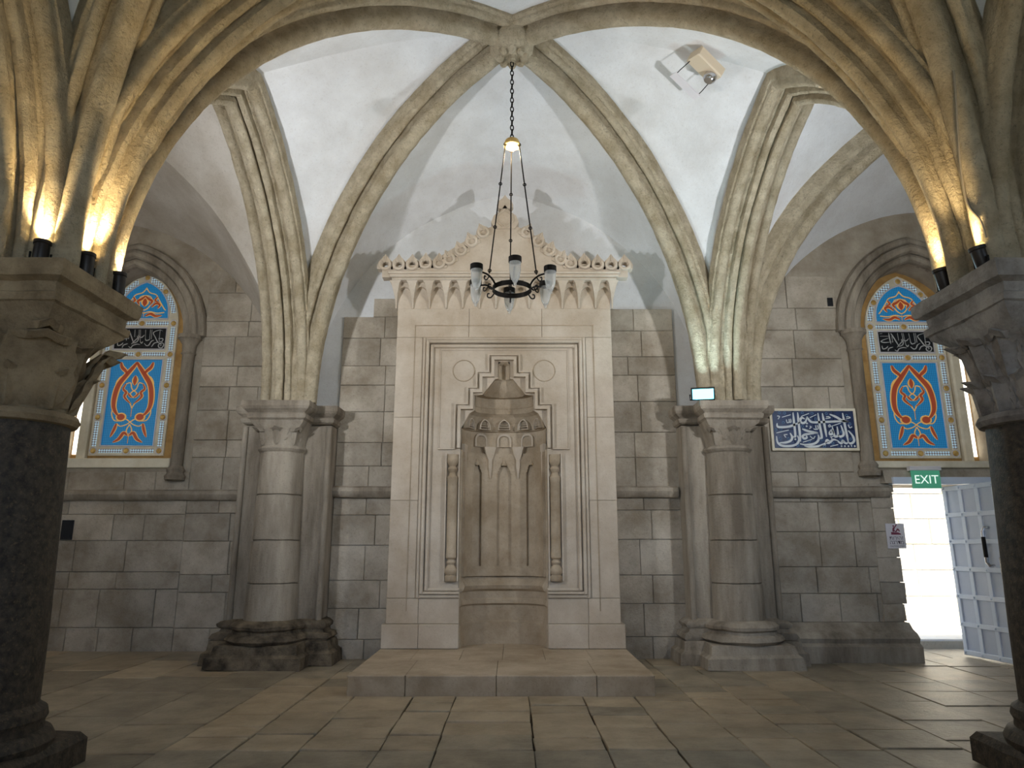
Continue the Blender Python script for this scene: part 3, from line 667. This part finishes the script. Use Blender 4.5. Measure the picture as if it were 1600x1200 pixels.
TOPA = [([(.0,.38),(.07,.46),(.14,.52),(.10,.62)], .07), ([(.14,.68),(.22,.58),(.30,.62),(.26,.72)], .06), ([(.04,.92),(.14,.86),(.24,.92),(.36,.90)], .07), ([(.24,.40),(.20,.50),(.28,.55)], .05)]
TOPT = [[(.0,.16),(.07,.28),(.20,.34),(.26,.46),(.38,.70),(.42,.76)], [(.0,.36),(.10,.40),(.13,.55),(.07,.70),(.0,.76)], [(.0,.84),(.12,.80),(.26,.84),(.40,.82)]]
def strokes_mb(strokes, x0, x1, z1, z0, bx, wd, y0, y1):
    a, b2, c, d = bx; mb = MB()
    for st in strokes: mb.ribbon([(x0 + (x1 - x0) * (p[0] - a) / (c - a), z1 - (z1 - z0) * (p[1] - b2) / (d - b2)) for p in st], wd, y0, y1)
    return mb
def stained(idx, cx, wy, Yw, zb, zt, hw_open, outline, side, label):
    t = empty_struct('window_%d' % idx, label); hw = .50; H_ = zt - zb; v = lambda f: zb + H_ * f
    fo = pointed(cx, hw, zb, v(.70), zt, 12); ph = .355
    r1 = [(cx - ph, v(.05)), (cx + ph, v(.05)), (cx + ph, v(.51)), (cx - ph, v(.51))]; r2 = [(cx - ph, v(.565)), (cx + ph, v(.565)), (cx + ph, v(.685)), (cx - ph, v(.685))]
    r3 = pointed(cx, ph, v(.735), v(.76), v(.945), 12)
    fr = MB().plate(fo, [r1, r2, r3], Yw, Yw + .06).build('window_frame', 'cream', t)
    for rr in (r1, r2, r3):   # raised white fillet round every light
        n = len(rr); MB().tube([(p[0], Yw - .004, p[1]) for p in rr + rr[:1]], .012, 6).build('glazing_fillet', 'signwhite', fr)
    # blue lights with arabesques
    p1 = MB().plate(r1, [], Yw + .012, Yw + .02).build('blue_pane', 'blueglass', t); p3 = MB().plate(r3, [], Yw + .012, Yw + .02).build('blue_pane', 'blueglass', t)
    for pane, (za, zbm), A, T in ((p1, (v(.505), v(.055)), ARAB, THIN), (p3, (v(.945), v(.735)), TOPA, TOPT)):
        W = 2 * ph; hh = za - zbm; my = MB(); mr_ = MB()
        for s in (-1, 1):
            mp = lambda pts: [(cx + s * p[0] * W, za - p[1] * hh) for p in pts]
            for pts, wd in A:
                lf = lambda f, wd=wd: W * wd * max(.12, math.sin(math.pi * min(1, .06 + f * .94)) ** .7)
                my.ribbon(mp(pts), lf, Yw + .004, Yw + .011); mr_.ribbon(mp(pts), lambda f, lf=lf: lf(f) * .68, Yw + .001, Yw + .008)
            for pts in T: my.ribbon(mp(pts), W * .018, Yw + .006, Yw + .011, False)
        for pts, wd in (([(0, .18), (0, .24), (0, .30)], .12), ([(0, .57), (0, .67)], .09), ([(0, .86), (0, .98)], .10)) if pane is p1 else (([(0, .44), (0, .55), (0, .66)], .15), ([(0, .80), (0, .94)], .10), ([(0, .14), (0, .2)], .05)):
            q = [(cx + p[0] * W, za - p[1] * hh) for p in pts]; lf = lambda f, wd=wd: W * wd * max(.1, math.sin(math.pi * f))
            my.ribbon(q, lf, Yw + .003, Yw + .011); mr_.ribbon(q, lambda f, lf=lf: lf(f) * .6, Yw + .001, Yw + .008)
        if pane is p1:
            for s in (-1, 1):
                c = (cx + s * .18 * W, za - .675 * hh)
                for mb, r_ in ((my, .085), (mr_, .062)): mb.plate([(c[0] + W * r_ * 1.2 * math.cos(q * math.pi / 6), c[1] + W * r_ * math.sin(q * math.pi / 6)) for q in range(12)], [], Yw + (.002 if mb is my else 0), Yw + .01)
        my.build('arabesque', 'yellow', pane); mr_.build('arabesque_petal', 'red', pane)
    p2 = MB().plate(r2, [], Yw + .012, Yw + .02).build('inscription_panel', 'black', t)
    strokes_mb(INSC, cx - ph + .02, cx + ph - .02, v(.68), v(.57), (125, 245, 1340, 680), .011, Yw + .004, Yw + .013).build('lettering', 'silver', p2)
    # beaded border strips and gilt roundels
    vs_ = [.025, .20, .37, .538, .71]
    xs_ = hw - .062
    def rnd(x, z, r_=.035):
        o = MB().lathe([(.001, -.016), (r_ * .7, -.014), (r_, -.004), (r_, .01)], 0, 0, 14).xf(Matrix.Translation((x, Yw, z)) @ Matrix.Rotation(-math.pi / 2, 4, 'X')).build('gilt_roundel', 'gold', t, True)
        MB().tube([(x + (r_ + .012) * math.cos(q * math.pi / 8), Yw - .002, z + (r_ + .012) * math.sin(q * math.pi / 8)) for q in range(17)], .007, 5).build('roundel_rim', 'signwhite', o)
    for s in (-1, 1):
        for i, f in enumerate(vs_):
            rnd(cx + s * xs_, v(f))
            if i: MB().box(cx + s * xs_ - .030, cx + s * xs_ + .030, Yw - .005, Yw + .01, v(vs_[i - 1]) + .06, v(f) - .06).build('border_strip', 'stripglass', t)
    for f in (.025, .538, .71):
        rnd(cx, v(f))
        for s in (-1, 1):
            a, b2 = sorted((cx + s * .06, cx + s * (xs_ - .07))); MB().box(a, b2, Yw - .005, Yw + .01, v(f) - .026, v(f) + .026).build('border_strip', 'stripglass', t)
    arc_o = pointed(cx, xs_ + .03, v(.71), v(.715), v(.985), 12)[2:]; arc_i = pointed(cx, xs_ - .03, v(.71), v(.715), v(.955), 12)[2:]
    n = len(arc_o); h2 = n // 2
    for a, b2 in ((2, h2 // 2), (h2 // 2 + 2, h2 - 1), (h2 + 2, h2 + h2 // 2), (h2 + h2 // 2 + 2, n - 2)):
        MB().plate(arc_o[a:b2 + 1] + arc_i[a:b2 + 1][::-1], [], Yw - .005, Yw + .01).build('border_strip', 'stripglass', t)
    for k in (h2 // 2 + 1, h2, h2 + h2 // 2 + 1): rnd((arc_o[k][0] + arc_i[k][0]) / 2, (arc_o[k][1] + arc_i[k][1]) / 2)
    # wooden surround, glowing strip in place of daylight on the outer side, sill
    inner = pointed(cx, hw, zb, v(.70), zt, 12)
    x_out = cx + side * hw_open
    sur = [(cx - hw_open - .03 if side > 0 else cx - hw - .03, zb - .12), (cx + hw + .03 if side > 0 else cx + hw_open + .03, zb - .12)]
    arch = pointed(cx, hw_open + .03, zb - .12, v(.70), zt + .28, 12)
    MB().plate(arch, [pointed(cx, hw, zb, v(.70), zt, 12) if True else inner], Yw + .03, Yw + .09).build('wooden_surround', 'ochre', t)
    a, b2 = sorted((cx + side * (hw + .14), cx + side * (hw_open - .02)))
    MB().box(a, b2, Yw + .022, Yw + .032, zb + .02, v(.62)).build('glowing_pane', 'daylight', t)
    a, b2 = sorted((cx + side * (hw + .02), cx + side * (hw + .14))); MB().box(a, b2, Yw - .05, Yw + .028, zb - .05, v(.66), .02).build('jamb_board', 'cream', t)
    MB().box(cx - hw_open, cx + hw_open, wy - .015, Yw + .03, outline[0][1] - .01, zb - .07, .01).build('window_sill', 'cream', t)
    return t
YWR, YWL = WALL + .30, WALL_L + .30
zwr0, zwr1 = at(1437, 716, YWR).z, at(1403, 432, YWR).z; zwl0, zwl1 = at(196, 712, YWL).z, at(228, 426, YWL).z
stained(1, WL_C, WALL_L, YWL, zwl0, zwl1, .75, WLO, -1, 'blue arabesque stained-glass window partly hidden by the left column')
stained(2, WR_C, WALL, YWR, zwr0, zwr1, .74, WRO, 1, 'blue arabesque stained-glass window above the open metal door')
# moulded stone hoods and jamb colonnettes round the window openings
def hood(idx, cx, hw, Y, zs, za, zbot):
    t = empty_struct('trim_%d' % idx, 'moulded stone arch and slender colonnettes framing the window')
    for k, (o, d, r_) in enumerate(((.05, .02, .055), (.15, .05, .06), (.25, .03, .05))):
        pts = pointed(cx, hw + o, zs, zs, za + o * 1.15, 12)[2:]
        MB().tube([(x, Y - d, z) for x, z in pts], r_, 8).rough(.006, 10).build('arch_roll', 'respond', t, True)
    po, pi_ = pointed(cx, hw + .30, zs, zs, za + .35, 12)[2:], pointed(cx, hw + .0, zs, zs, za, 12)[2:]
    MB().plate(po + pi_[::-1], [], Y - .02, Y + .06).build('arch_band', 'respond', t)
    for s in (-1, 1):
        x = cx + s * (hw + .10)
        if s == (1 if cx > 0 else -1): continue
        MB().tube([(x, Y - .03, zbot + .16), (x, Y - .03, zs - .24)], .075, 14).build('jamb_colonnette', 'respond', t, True)
        MB().lathe([(.075, zs - .26), (.095, zs - .24), (.08, zs - .21), (.09, zs - .12), (.13, zs - .05), (.15, zs - .04), (.15, zs + .01)], x, Y - .03, 14).build('jamb_capital', 'respond', t, True)
        MB().lathe([(.12, zbot), (.13, zbot + .05), (.10, zbot + .09), (.11, zbot + .13), (.078, zbot + .18)], x, Y - .03, 14).build('jamb_base', 'respond', t, True)
hood(1, WL_C, .75, WALL_L, 3.95, 4.95, 2.05); hood(2, WR_C, .74, WALL, 3.85, 4.78, 2.05)

# ------------------------------------------------------------------ door, lintel, outside
door = empty_struct('door_1', 'pale blue studded metal door standing open'); door.location = (5.24, 8.48, .02); door.rotation_euler = (0, 0, math.atan2(7.72 - 8.48, 5.33 - 5.24))
DW, DH = .80, 1.92
MB().box(0, DW, 0, .045, 0, DH).build('door_leaf', 'doorpanel', door)
for k in range(4):
    u = .025 + (DW - .05) * k / 3; MB().box(u - .028, u + .028, -.014, 0, 0, DH, .004).build('vertical_strap', 'doorpaint', door)
for k in range(7):
    z = .03 + (DH - .06) * k / 6; st = MB().box(0, DW, -.020, 0, z - .026, z + .026, .004).build('horizontal_strap', 'doorpaint', door)
    for j in range(4):
        u = .03 + (DW - .06) * j / 3; MB().lathe([(.001, -.012), (.009, -.009), (.014, 0), (.014, .006)], 0, 0, 8).xf(Matrix.Translation((u, -.022, z)) @ Matrix.Rotation(-math.pi / 2, 4, 'X')).build('stud', 'doorpaint', st, True)
hd = MB().tube([(DW - .16, -.02, 1.42), (DW - .16, -.075, 1.42), (DW - .17, -.095, 1.38), (DW - .17, -.095, 1.05), (DW - .16, -.075, 1.01), (DW - .16, -.02, 1.01)], .017, 10).build('door_handle', 'steel', door, True)
MB().tube([(DW - .17, -.095, 1.32), (DW - .17, -.095, 1.10)], .021, 10).build('handle_grip', 'iron', hd, True)
MB().box(DW - .075, DW - .02, -.03, 0, .86, 1.10, .006).build('lock_plate', 'steel', door)
lint = MB().box(DX0 - .1, 6.2, WALL - .10, WALL + .1, DZ, 2.13).rough(.03, 5).build('lintel', 'wall', wall)
MB().box(DX0 - .02, DX1 + .1, WALL - .14, WALL + .02, DZ - .02, DZ + .06).build('door_head_trim', 'doorpaint', wall)
# jagged quoins on the door jamb
z = .4
while z < 1.95:
    h = R.uniform(.18, .3); w_ = R.uniform(.0, .05)
    MB().box(DX0 - .25, DX0 + w_, WALL - .018, WALL + .6, z + .004, min(1.97, z + h) - .004).rough(.012, 9).build('jamb_stone', 'wall', wall); z += h
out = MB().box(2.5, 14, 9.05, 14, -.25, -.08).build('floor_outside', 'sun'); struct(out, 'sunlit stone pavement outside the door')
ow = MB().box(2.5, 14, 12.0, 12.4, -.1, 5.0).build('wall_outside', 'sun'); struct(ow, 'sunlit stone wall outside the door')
for r_ in range(7):
    x = 4.0 + (r_ % 2) * .3
    while x < 9:
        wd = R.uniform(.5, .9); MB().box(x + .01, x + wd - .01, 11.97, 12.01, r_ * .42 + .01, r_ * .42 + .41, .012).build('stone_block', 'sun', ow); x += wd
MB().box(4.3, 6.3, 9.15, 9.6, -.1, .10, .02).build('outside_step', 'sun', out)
for q in range(3): MB().box(DX0 + q * .52 + .004, DX0 + q * .52 + .512, 8.34, 9.1, -.1, -.004, .006).build('threshold_slab', 'grey', out)

# ------------------------------------------------------------------ signs and tile panel
ex = thing('exit_sign', 'green EXIT sign hanging above the open door', 'sign'); Ys = WALL - .16
p0, p1 = at(1428, 763, Ys), at(1468, 735, Ys)
MB().box(p0.x, p1.x, Ys, Ys + .03, p0.z, p1.z, .004).build('sign_board', 'exitgreen', ex)
MB().box(p0.x - .02, p1.x + .02, Ys - .01, Ys + .06, p1.z, p1.z + .05, .006).build('sign_housing', 'signwhite', ex)
text_mb('EXIT', .2, (p0.x + p1.x) / 2, (p0.z + p1.z) / 2, Ys - .003, 0, (p1.x - p0.x) * .84).build('lettering', 'exitwhite', ex)
ws = thing('warning_sign', 'small white step warning sign with Hebrew print beside the doorway', 'sign'); Ys = WALL - .035
p0, p1 = at(1388, 857, Ys), at(1412, 818, Ys); cx = (p0.x + p1.x) / 2; wd = p1.x - p0.x; hh = p1.z - p0.z
MB().box(p0.x, p1.x, Ys, Ys + .012, p0.z, p1.z).build('sign_plate', 'signwhite', ws)
text_mb('\u05ea\u05d5\u05e8\u05d9\u05d4\u05d6', .1, cx, p0.z + hh * .41, Ys - .002, 0, wd * .74).build('lettering', 'signdark', ws)
text_mb('\u05d4\u05d2\u05e8\u05d3\u05de', .1, cx, p0.z + hh * .235, Ys - .002, 0, wd * .74).build('lettering', 'signdark', ws)
text_mb('CAUTION STEPS', .1, cx, p0.z + hh * .09, Ys - .002, 0, wd * .78).build('lettering', 'signdark', ws)
g = MB(); q = lambda u, v_: (cx + wd * (u - .45), p0.z + hh * v_)
g.plate([q(.2, .55), q(.72, .55), q(.72, .59), q(.6, .64), q(.2, .66)], [], Ys - .003, Ys)
g.ribbon([q(.32, .66), q(.36, .80), q(.42, .84)], wd * .10, Ys - .003, Ys); g.ribbon([q(.40, .83), q(.50, .92), q(.54, .97)], wd * .05, Ys - .003, Ys, False)
g.ribbon([q(.36, .72), q(.48, .68), q(.58, .78), q(.66, .68)], wd * .06, Ys - .003, Ys, False)
g.plate([(q(.36, .90)[0] + wd * .045 * math.cos(a * math.pi / 5), q(.36, .90)[1] + wd * .045 * math.sin(a * math.pi / 5)) for a in range(10)], [], Ys - .003, Ys)
g.build('slipping_figure', 'signtext', ws)
tp = thing('tile_panel', 'navy glazed tile panel with white Arabic calligraphy on the right wall', 'tile panel'); Ys = WALL - .05
c0, c1 = at(1211, 700, Ys), at(1333, 642, Ys); tw = (c1.x - c0.x) / 4
for i in range(4):
    for j in range(2): MB().box(c0.x + tw * i + .002, c0.x + tw * (i + 1) - .002, Ys, Ys + .03, c0.z + (c1.z - c0.z) * j / 2 + .002, c0.z + (c1.z - c0.z) * (j + 1) / 2 - .002, .002).build('tile', 'navy', tp)
for a, b2, c, d in ((c0.x - .03, c1.x + .03, c1.z, c1.z + .03), (c0.x - .03, c1.x + .03, c0.z - .03, c0.z), (c0.x - .03, c0.x, c0.z, c1.z), (c1.x, c1.x + .03, c0.z, c1.z)): MB().box(a, b2, Ys + .004, Ys + .03, c, d).build('panel_border', 'cream', tp)
CAL = [[(1075,145),(1180,200),(1290,275),(1390,290)],[(1390,292),(1250,285),(1000,295),(800,305),(740,285),(705,230),(690,190)],[(690,200),(660,290),(610,320),(570,280),(600,215),(650,240)],[(575,300),(480,345),(380,385),(250,400),(180,385),(180,320)],
 [(462,110),(463,300),(465,560),(430,580)],[(540,110),(543,400),(545,680)],[(880,120),(890,350),(905,590),(860,610)],[(955,125),(970,350),(985,590)],[(1295,120),(1315,400),(1340,690)],[(270,205),(420,155)],[(590,190),(730,130)],[(735,215),(850,155)],[(150,510),(365,455)],[(580,690),(740,635)],[(1085,380),(1245,320)],[(855,775),(960,735)],[(1030,770),(1165,735)],
 [(1045,490),(1085,455),(1095,520),(1045,535),(1040,485)],[(1095,380),(1120,560),(1150,580),(1180,540),(1180,385)],[(1180,540),(1210,580),(1265,560),(1275,500),(1245,360)],[(1360,465),(1420,560),(1440,650),(1410,700),(1365,710),(1340,680)],[(1340,680),(1310,712),(1270,690),(1250,660),(1225,708),(1185,690),(1160,650)],[(1160,655),(1090,640),(1020,700),(970,690),(990,645),(1035,670)],[(985,690),(860,760),(700,775),(600,760)],
 [(845,540),(855,600),(830,670),(760,720),(640,740),(530,720)],[(590,430),(700,480),(850,510)],[(850,515),(700,530),(620,545),(585,580),(610,620),(655,600),(640,545)],[(500,560),(520,640),(480,720),(380,760),(230,755),(160,690),(150,570)],[(380,510),(410,590),(380,660),(290,695),(190,700)]]
MRK = [[(340,250),(350,310),(385,295),(385,240)],[(385,300),(415,300),(412,235)],[(785,420),(800,442),(858,430),(850,360)],[(820,360),(825,430)],[(720,380),(745,395),(710,430)],[(1370,350),(1390,410),(1430,390)],[(710,570),(760,620),(795,570)],[(275,545),(305,600)],[(275,545),(335,540)],[(1060,580),(1075,640)],[(1040,585),(1100,580)],[(1000,235),(1080,215),(1050,195),(1010,200)],[(1340,240),(1415,215),(1385,195),(1350,205)],[(1385,740),(1387,778)],[(190,180),(230,190),(200,245)],[(1030,380),(1060,350),(1070,385),(1035,395)]]
DOT = [(680, 325), (670, 380), (460, 632), (1220, 765), (1275, 765), (1335, 765), (1440, 765)]
bx = (110, 80, 1480, 800)
cal = strokes_mb(CAL, c0.x, c1.x, c1.z, c0.z, bx, .027, Ys - .004, Ys + .004); k = (c1.x - c0.x) / 1370
for st in MRK: cal.ribbon([(c0.x + (p[0] - 110) * k, c1.z - (p[1] - 80) * (c1.z - c0.z) / 720) for p in st], .011, Ys - .004, Ys + .004, False)
for p in DOT:
    x, z = c0.x + (p[0] - 110) * k, c1.z - (p[1] - 80) * (c1.z - c0.z) / 720; e = .013; cal.plate([(x - e, z), (x, z - e), (x + e, z), (x, z + e)], [], Ys - .004, Ys + .004)
cal.build('calligraphy', 'glazewhite', tp)
ring_ = MB().tube([(.014 * math.cos(a * math.pi / 4), 0, .014 * math.sin(a * math.pi / 4)) for a in range(9)], .004, 4).build('flower', 'glazeblue', tp); fm_ = ring_.data; bpy.data.objects.remove(ring_)
for (px, py) in ((830, 240), (210, 615), (285, 310), (230, 120), (320, 125), (1020, 135), (1360, 170), (1400, 335), (600, 380), (345, 620), (490, 750), (905, 640), (1220, 630), (1385, 630), (150, 450), (235, 435), (1245, 490), (590, 625), (620, 120), (935, 770), (1080, 710), (690, 670), (780, 130)):
    x, z = c0.x + (px - 110) * k, c1.z - (py - 80) * (c1.z - c0.z) / 720
    o = bpy.data.objects.new('flower', fm_); COL.objects.link(o); o.parent = tp; o.location = (x, Ys - .001, z)

# ------------------------------------------------------------------ chandelier
CX, CY = 0.0, 6.05; ZR = 3.566; ZCAP = 5.06
ch = thing('chandelier', 'black wrought-iron ring chandelier with six glass oil-lamp cups on a chain', 'chandelier')
zt = ZB - .40; nL = 17; ll = (zt - ZCAP - .05) / nL
link = [(.016 * math.cos(q * math.pi / 5), 0, .034 * math.sin(q * math.pi / 5) * 1.0) for q in range(11)]
lm = None
for i in range(nL):
    z = ZCAP + .06 + ll * (i + .5)
    if lm is None: lo = MB().tube(link, .0055, 6).build('chain_link', 'iron', ch, True); lm = lo.data
    else: lo = bpy.data.objects.new('chain_link', lm); COL.objects.link(lo); lo.parent = ch
    lo.location = (CX, CY, z); lo.rotation_euler = (0, 0, (i % 2) * math.pi / 2 + .3); lo.scale = (1, 1, ll * 1.25 / .068)
MB().lathe([(.0, .075), (.03, .07), (.065, .045), (.08, .01), (.082, -.015), (.07, -.02), (.0, -.02)], CX, CY, 24).xf(Matrix.Translation((0, 0, ZCAP))).build('cap', 'gold', ch, True)
MB().lathe([(.001, -.065), (.025, -.055), (.036, -.03), (.03, -.01)], CX, CY, 14).xf(Matrix.Translation((0, 0, ZCAP))).build('bulb', 'bulb', ch, True)
MB().loft([[(CX + r_ * math.cos(a), CY + r_ * math.sin(a), z) for r_, z in ((.172, ZR - .022), (.182, ZR - .022), (.182, ZR + .022), (.172, ZR + .022))] for a in [2 * math.pi * q / 40 for q in range(41)]], True).build('ring', 'iron', ch, True)
a0 = math.radians(-86)
for i in range(6):
    a = a0 + i * math.pi / 3; ca, sa = math.cos(a), math.sin(a); pt = lambda r_, z: (CX + r_ * ca, CY + r_ * sa, ZR + z)
    arm = MB().tube(smooth([Vector(pt(*p)) for p in ((.18, 0), (.215, .05), (.27, .085), (.33, .095))], 5), .009, 6).build('arm', 'iron', ch, True)
    MB().tube(smooth([Vector(pt(*p)) for p in ((.185, -.01), (.22, -.045), (.255, -.035), (.255, -.005), (.235, -.005))], 5), .007, 6).build('arm_scroll', 'iron', arm, True)
    MB().tube(smooth([Vector(pt(*p)) for p in ((.25, .075), (.275, .035), (.30, .035), (.30, .065), (.285, .062))], 5), .006, 6).build('arm_scroll', 'iron', arm, True)
    cup = MB().lathe([(.001, -.155), (.014, -.15), (.012, -.135), (.022, -.12), (.040, -.08), (.050, -.02), (.053, .06), (.050, .06), (.047, -.02), (.036, -.08), (.018, -.112), (.001, -.118)], *pt(.385, 0)[:2], 20).xf(Matrix.Translation((0, 0, ZR + .045))).build('glass_cup', 'glass', ch, True)
    MB().lathe([(.055, .062), (.058, .064), (.058, .112), (.055, .114), (.053, .112), (.053, .064)], *pt(.385, 0)[:2], 20).xf(Matrix.Translation((0, 0, ZR + .04))).build('cup_collar', 'iron', cup, True)
    if i % 2 == 1:
        top = (CX + .075 * ca, CY + .075 * sa, ZCAP); bot = pt(.25, .10); P0, P1 = Vector(bot), Vector(top)
        MB().tube([P0, P1], .0065, 6).build('suspension_rod', 'iron', ch)
        for f in (0.02, .34, .67, .985):
            c = P0.lerp(P1, f); MB().tube([(c.x + .014 * math.cos(q * math.pi / 5), c.y, c.z + .014 * math.sin(q * math.pi / 5)) for q in range(11)], .005, 5).build('rod_ring', 'iron', ch, True)
light('chandelier_bulb', 'POINT', (CX, CY, ZCAP - .09), 10, (1, .84, .6), shadow_soft_size=.03)

# ------------------------------------------------------------------ lamps
def spot(loc, tgt, label, energy=55):
    t = thing('spotlight', label, 'spotlight', 'warm uplights on the column capitals')
    L0 = Vector(loc); d = (Vector(tgt) - L0).normalized(); rot = Matrix.Translation(L0 + Vector((0, 0, .085))) @ d.to_track_quat('Z', 'Y').to_matrix().to_4x4()
    MB().lathe([(.001, -.075), (.035, -.075), (.042, -.06), (.042, .05), (.048, .055), (.048, .075), (.042, .075)], 0, 0, 18).xf(rot).build('housing', 'lampbody', t, True)
    MB().lathe([(.001, .07), (.042, .07)], 0, 0, 18).xf(rot).build('lens', 'warmface', t)
    y = rot.to_3x3() @ Vector((0, 1, 0)); c = L0 + Vector((0, 0, .085)); h = Vector((0, 0, -.08)); sx = Vector((d.y, -d.x, 0)); sx = (sx if sx.length > 1e-3 else Vector((1, 0, 0))).normalized() * .052
    MB().tube([c + sx, c + sx + h, c - sx + h, c - sx], .007, 6).build('yoke', 'iron', t)
    MB().box(L0.x - .035, L0.x + .035, L0.y - .035, L0.y + .035, L0.z, L0.z + .012).build('foot_plate', 'iron', t)
    lp = c + d * .09
    light('uplight', 'SPOT', lp, energy, (1, .74, .38), lp + d, spot_size=math.radians(75), spot_blend=.7, shadow_soft_size=.03)
spot((-2.78, 3.80, 2.85), (-2.86, 3.95, 5), 'dark uplight at the front corner of the left capital')
spot((-2.62, 3.98, 2.85), (-2.72, 4.02, 5), 'dark uplight in the middle of the left capital edge')
spot((-2.60, 4.30, 2.85), (-2.72, 4.28, 5), 'dark uplight nearest the left window on the left capital')
spot((2.80, 4.22, 2.85), (2.66, 4.2, 3.6), 'tilted dark uplight nearest the right window on the right capital', 26)
spot((2.82, 3.88, 2.85), (2.66, 3.86, 3.6), 'tilted dark uplight at the front of the right capital', 26)
spot((3.32, 3.78, 2.85), (3.36, 3.95, 5), 'dark uplight on the far front corner of the right capital')
fd = thing('floodlight', 'glaring cool white floodlight standing on the half-column capital', 'floodlight'); fp = Vector((2.16, 7.64, 2.915))
rot = Matrix.Translation(fp) @ Matrix.Rotation(math.radians(-12), 4, 'Z') @ Matrix.Rotation(math.radians(22), 4, 'X')
MB().box(-.13, .13, 0, .05, -.07, .07, .01).xf(rot).build('housing', 'lampbody', fd)
MB().box(-.115, .115, -.004, 0, -.058, .058).xf(rot).build('led_face', 'ledface', fd)
MB().tube([fp + Vector((-.14, .03, 0)), fp + Vector((-.14, .04, -.06)), fp + Vector((.14, .04, -.06)), fp + Vector((.14, .03, 0))], .008, 6).build('bracket', 'iron', fd)
light('floodlight_beam', 'AREA', fp + Vector((-.02, -.09, .02)), 16, (.62, .90, 1.0), fp + Vector((-.9, -3.0, 2.2)), shape='RECTANGLE', size=.24, size_y=.12)
def added_flood(fp, tgt, label, energy, col):  # unseen lamps, added to brighten the vault and niche
    t = thing('floodlight', label, 'floodlight', 'added white floodlights behind the column capitals'); fp = Vector(fp); d = (Vector(tgt) - fp).normalized()
    rot = Matrix.Translation(fp + Vector((0, 0, .08))) @ d.to_track_quat('-Y', 'Z').to_matrix().to_4x4()
    MB().box(-.10, .10, 0, .04, -.06, .06, .01).xf(rot).build('housing', 'lampbody', t)
    MB().box(-.085, .085, -.004, 0, -.048, .048).xf(rot).build('led_face', 'ledface', t)
    MB().box(fp.x - .04, fp.x + .04, fp.y - .03, fp.y + .03, fp.z, fp.z + .03).build('bracket', 'iron', t)
    light('added_flood_beam', 'AREA', fp + Vector((0, 0, .08)) + d * .08, energy, col, fp + Vector((0, 0, .08)) + d, shape='RECTANGLE', size=.18, size_y=.12)
added_flood((-3.22, 4.45, 2.85), (-.3, 7.2, 5.6), 'small added floodlight behind the left column capital', 52, (.93, .96, 1.0))
added_flood((3.42, 4.45, 2.85), (.4, 7.2, 5.6), 'small added floodlight behind the right column capital', 52, (.93, .96, 1.0))
em = thing('emergency_light', 'beige emergency lamp box with wire guard fixed to the vault', 'lamp'); ep = Vector((1.93, 5.98, 5.90))
rot = Matrix.Translation(ep) @ Matrix.Rotation(math.radians(28), 4, 'Y') @ Matrix.Rotation(math.radians(28), 4, 'Z')
MB().box(-.17, .17, -.09, .09, -.05, .06, .012).xf(rot).build('lamp_box', 'beige', em)
MB().lathe([(.001, -.03), (.045, -.03), (.062, -.01), (.066, .02), (.066, .05)], .10, 0, 18).xf(rot @ Matrix.Translation((0, 0, -.085))).build('reflector', 'steel', em, True)
for s in (-1, 1): MB().tube([(s * .15, .06, -.05), (s * .16, .15, -.12), (s * .16, .20, -.16)], .005, 5).xf(rot).build('guard_wire', 'iron', em)
MB().box(-.18, .18, .17, .27, -.165, -.155).xf(rot).build('guard_plate', 'signwhite', em)
bpy.context.view_layer.update(); dg = bpy.context.evaluated_depsgraph_get(); cp = []
for px, py in ((1541, 372), (1532, 345), (1512, 318), (1502, 270), (1497, 215), (1494, 160), (1490, 110)):
    d = (at(px, py, 3.0) - cam.location).normalized(); ok, hit, nrm, *_ = sc.ray_cast(dg, cam.location, d)
    if ok: cp.append(hit - d * .012)
cb = MB().tube(smooth(cp, 6), .007, 6).build('lamp_cable', 'cable', None, True)
tag(cb, 'thin grey cable running from the uplight up the right-hand ribs', 'cable')
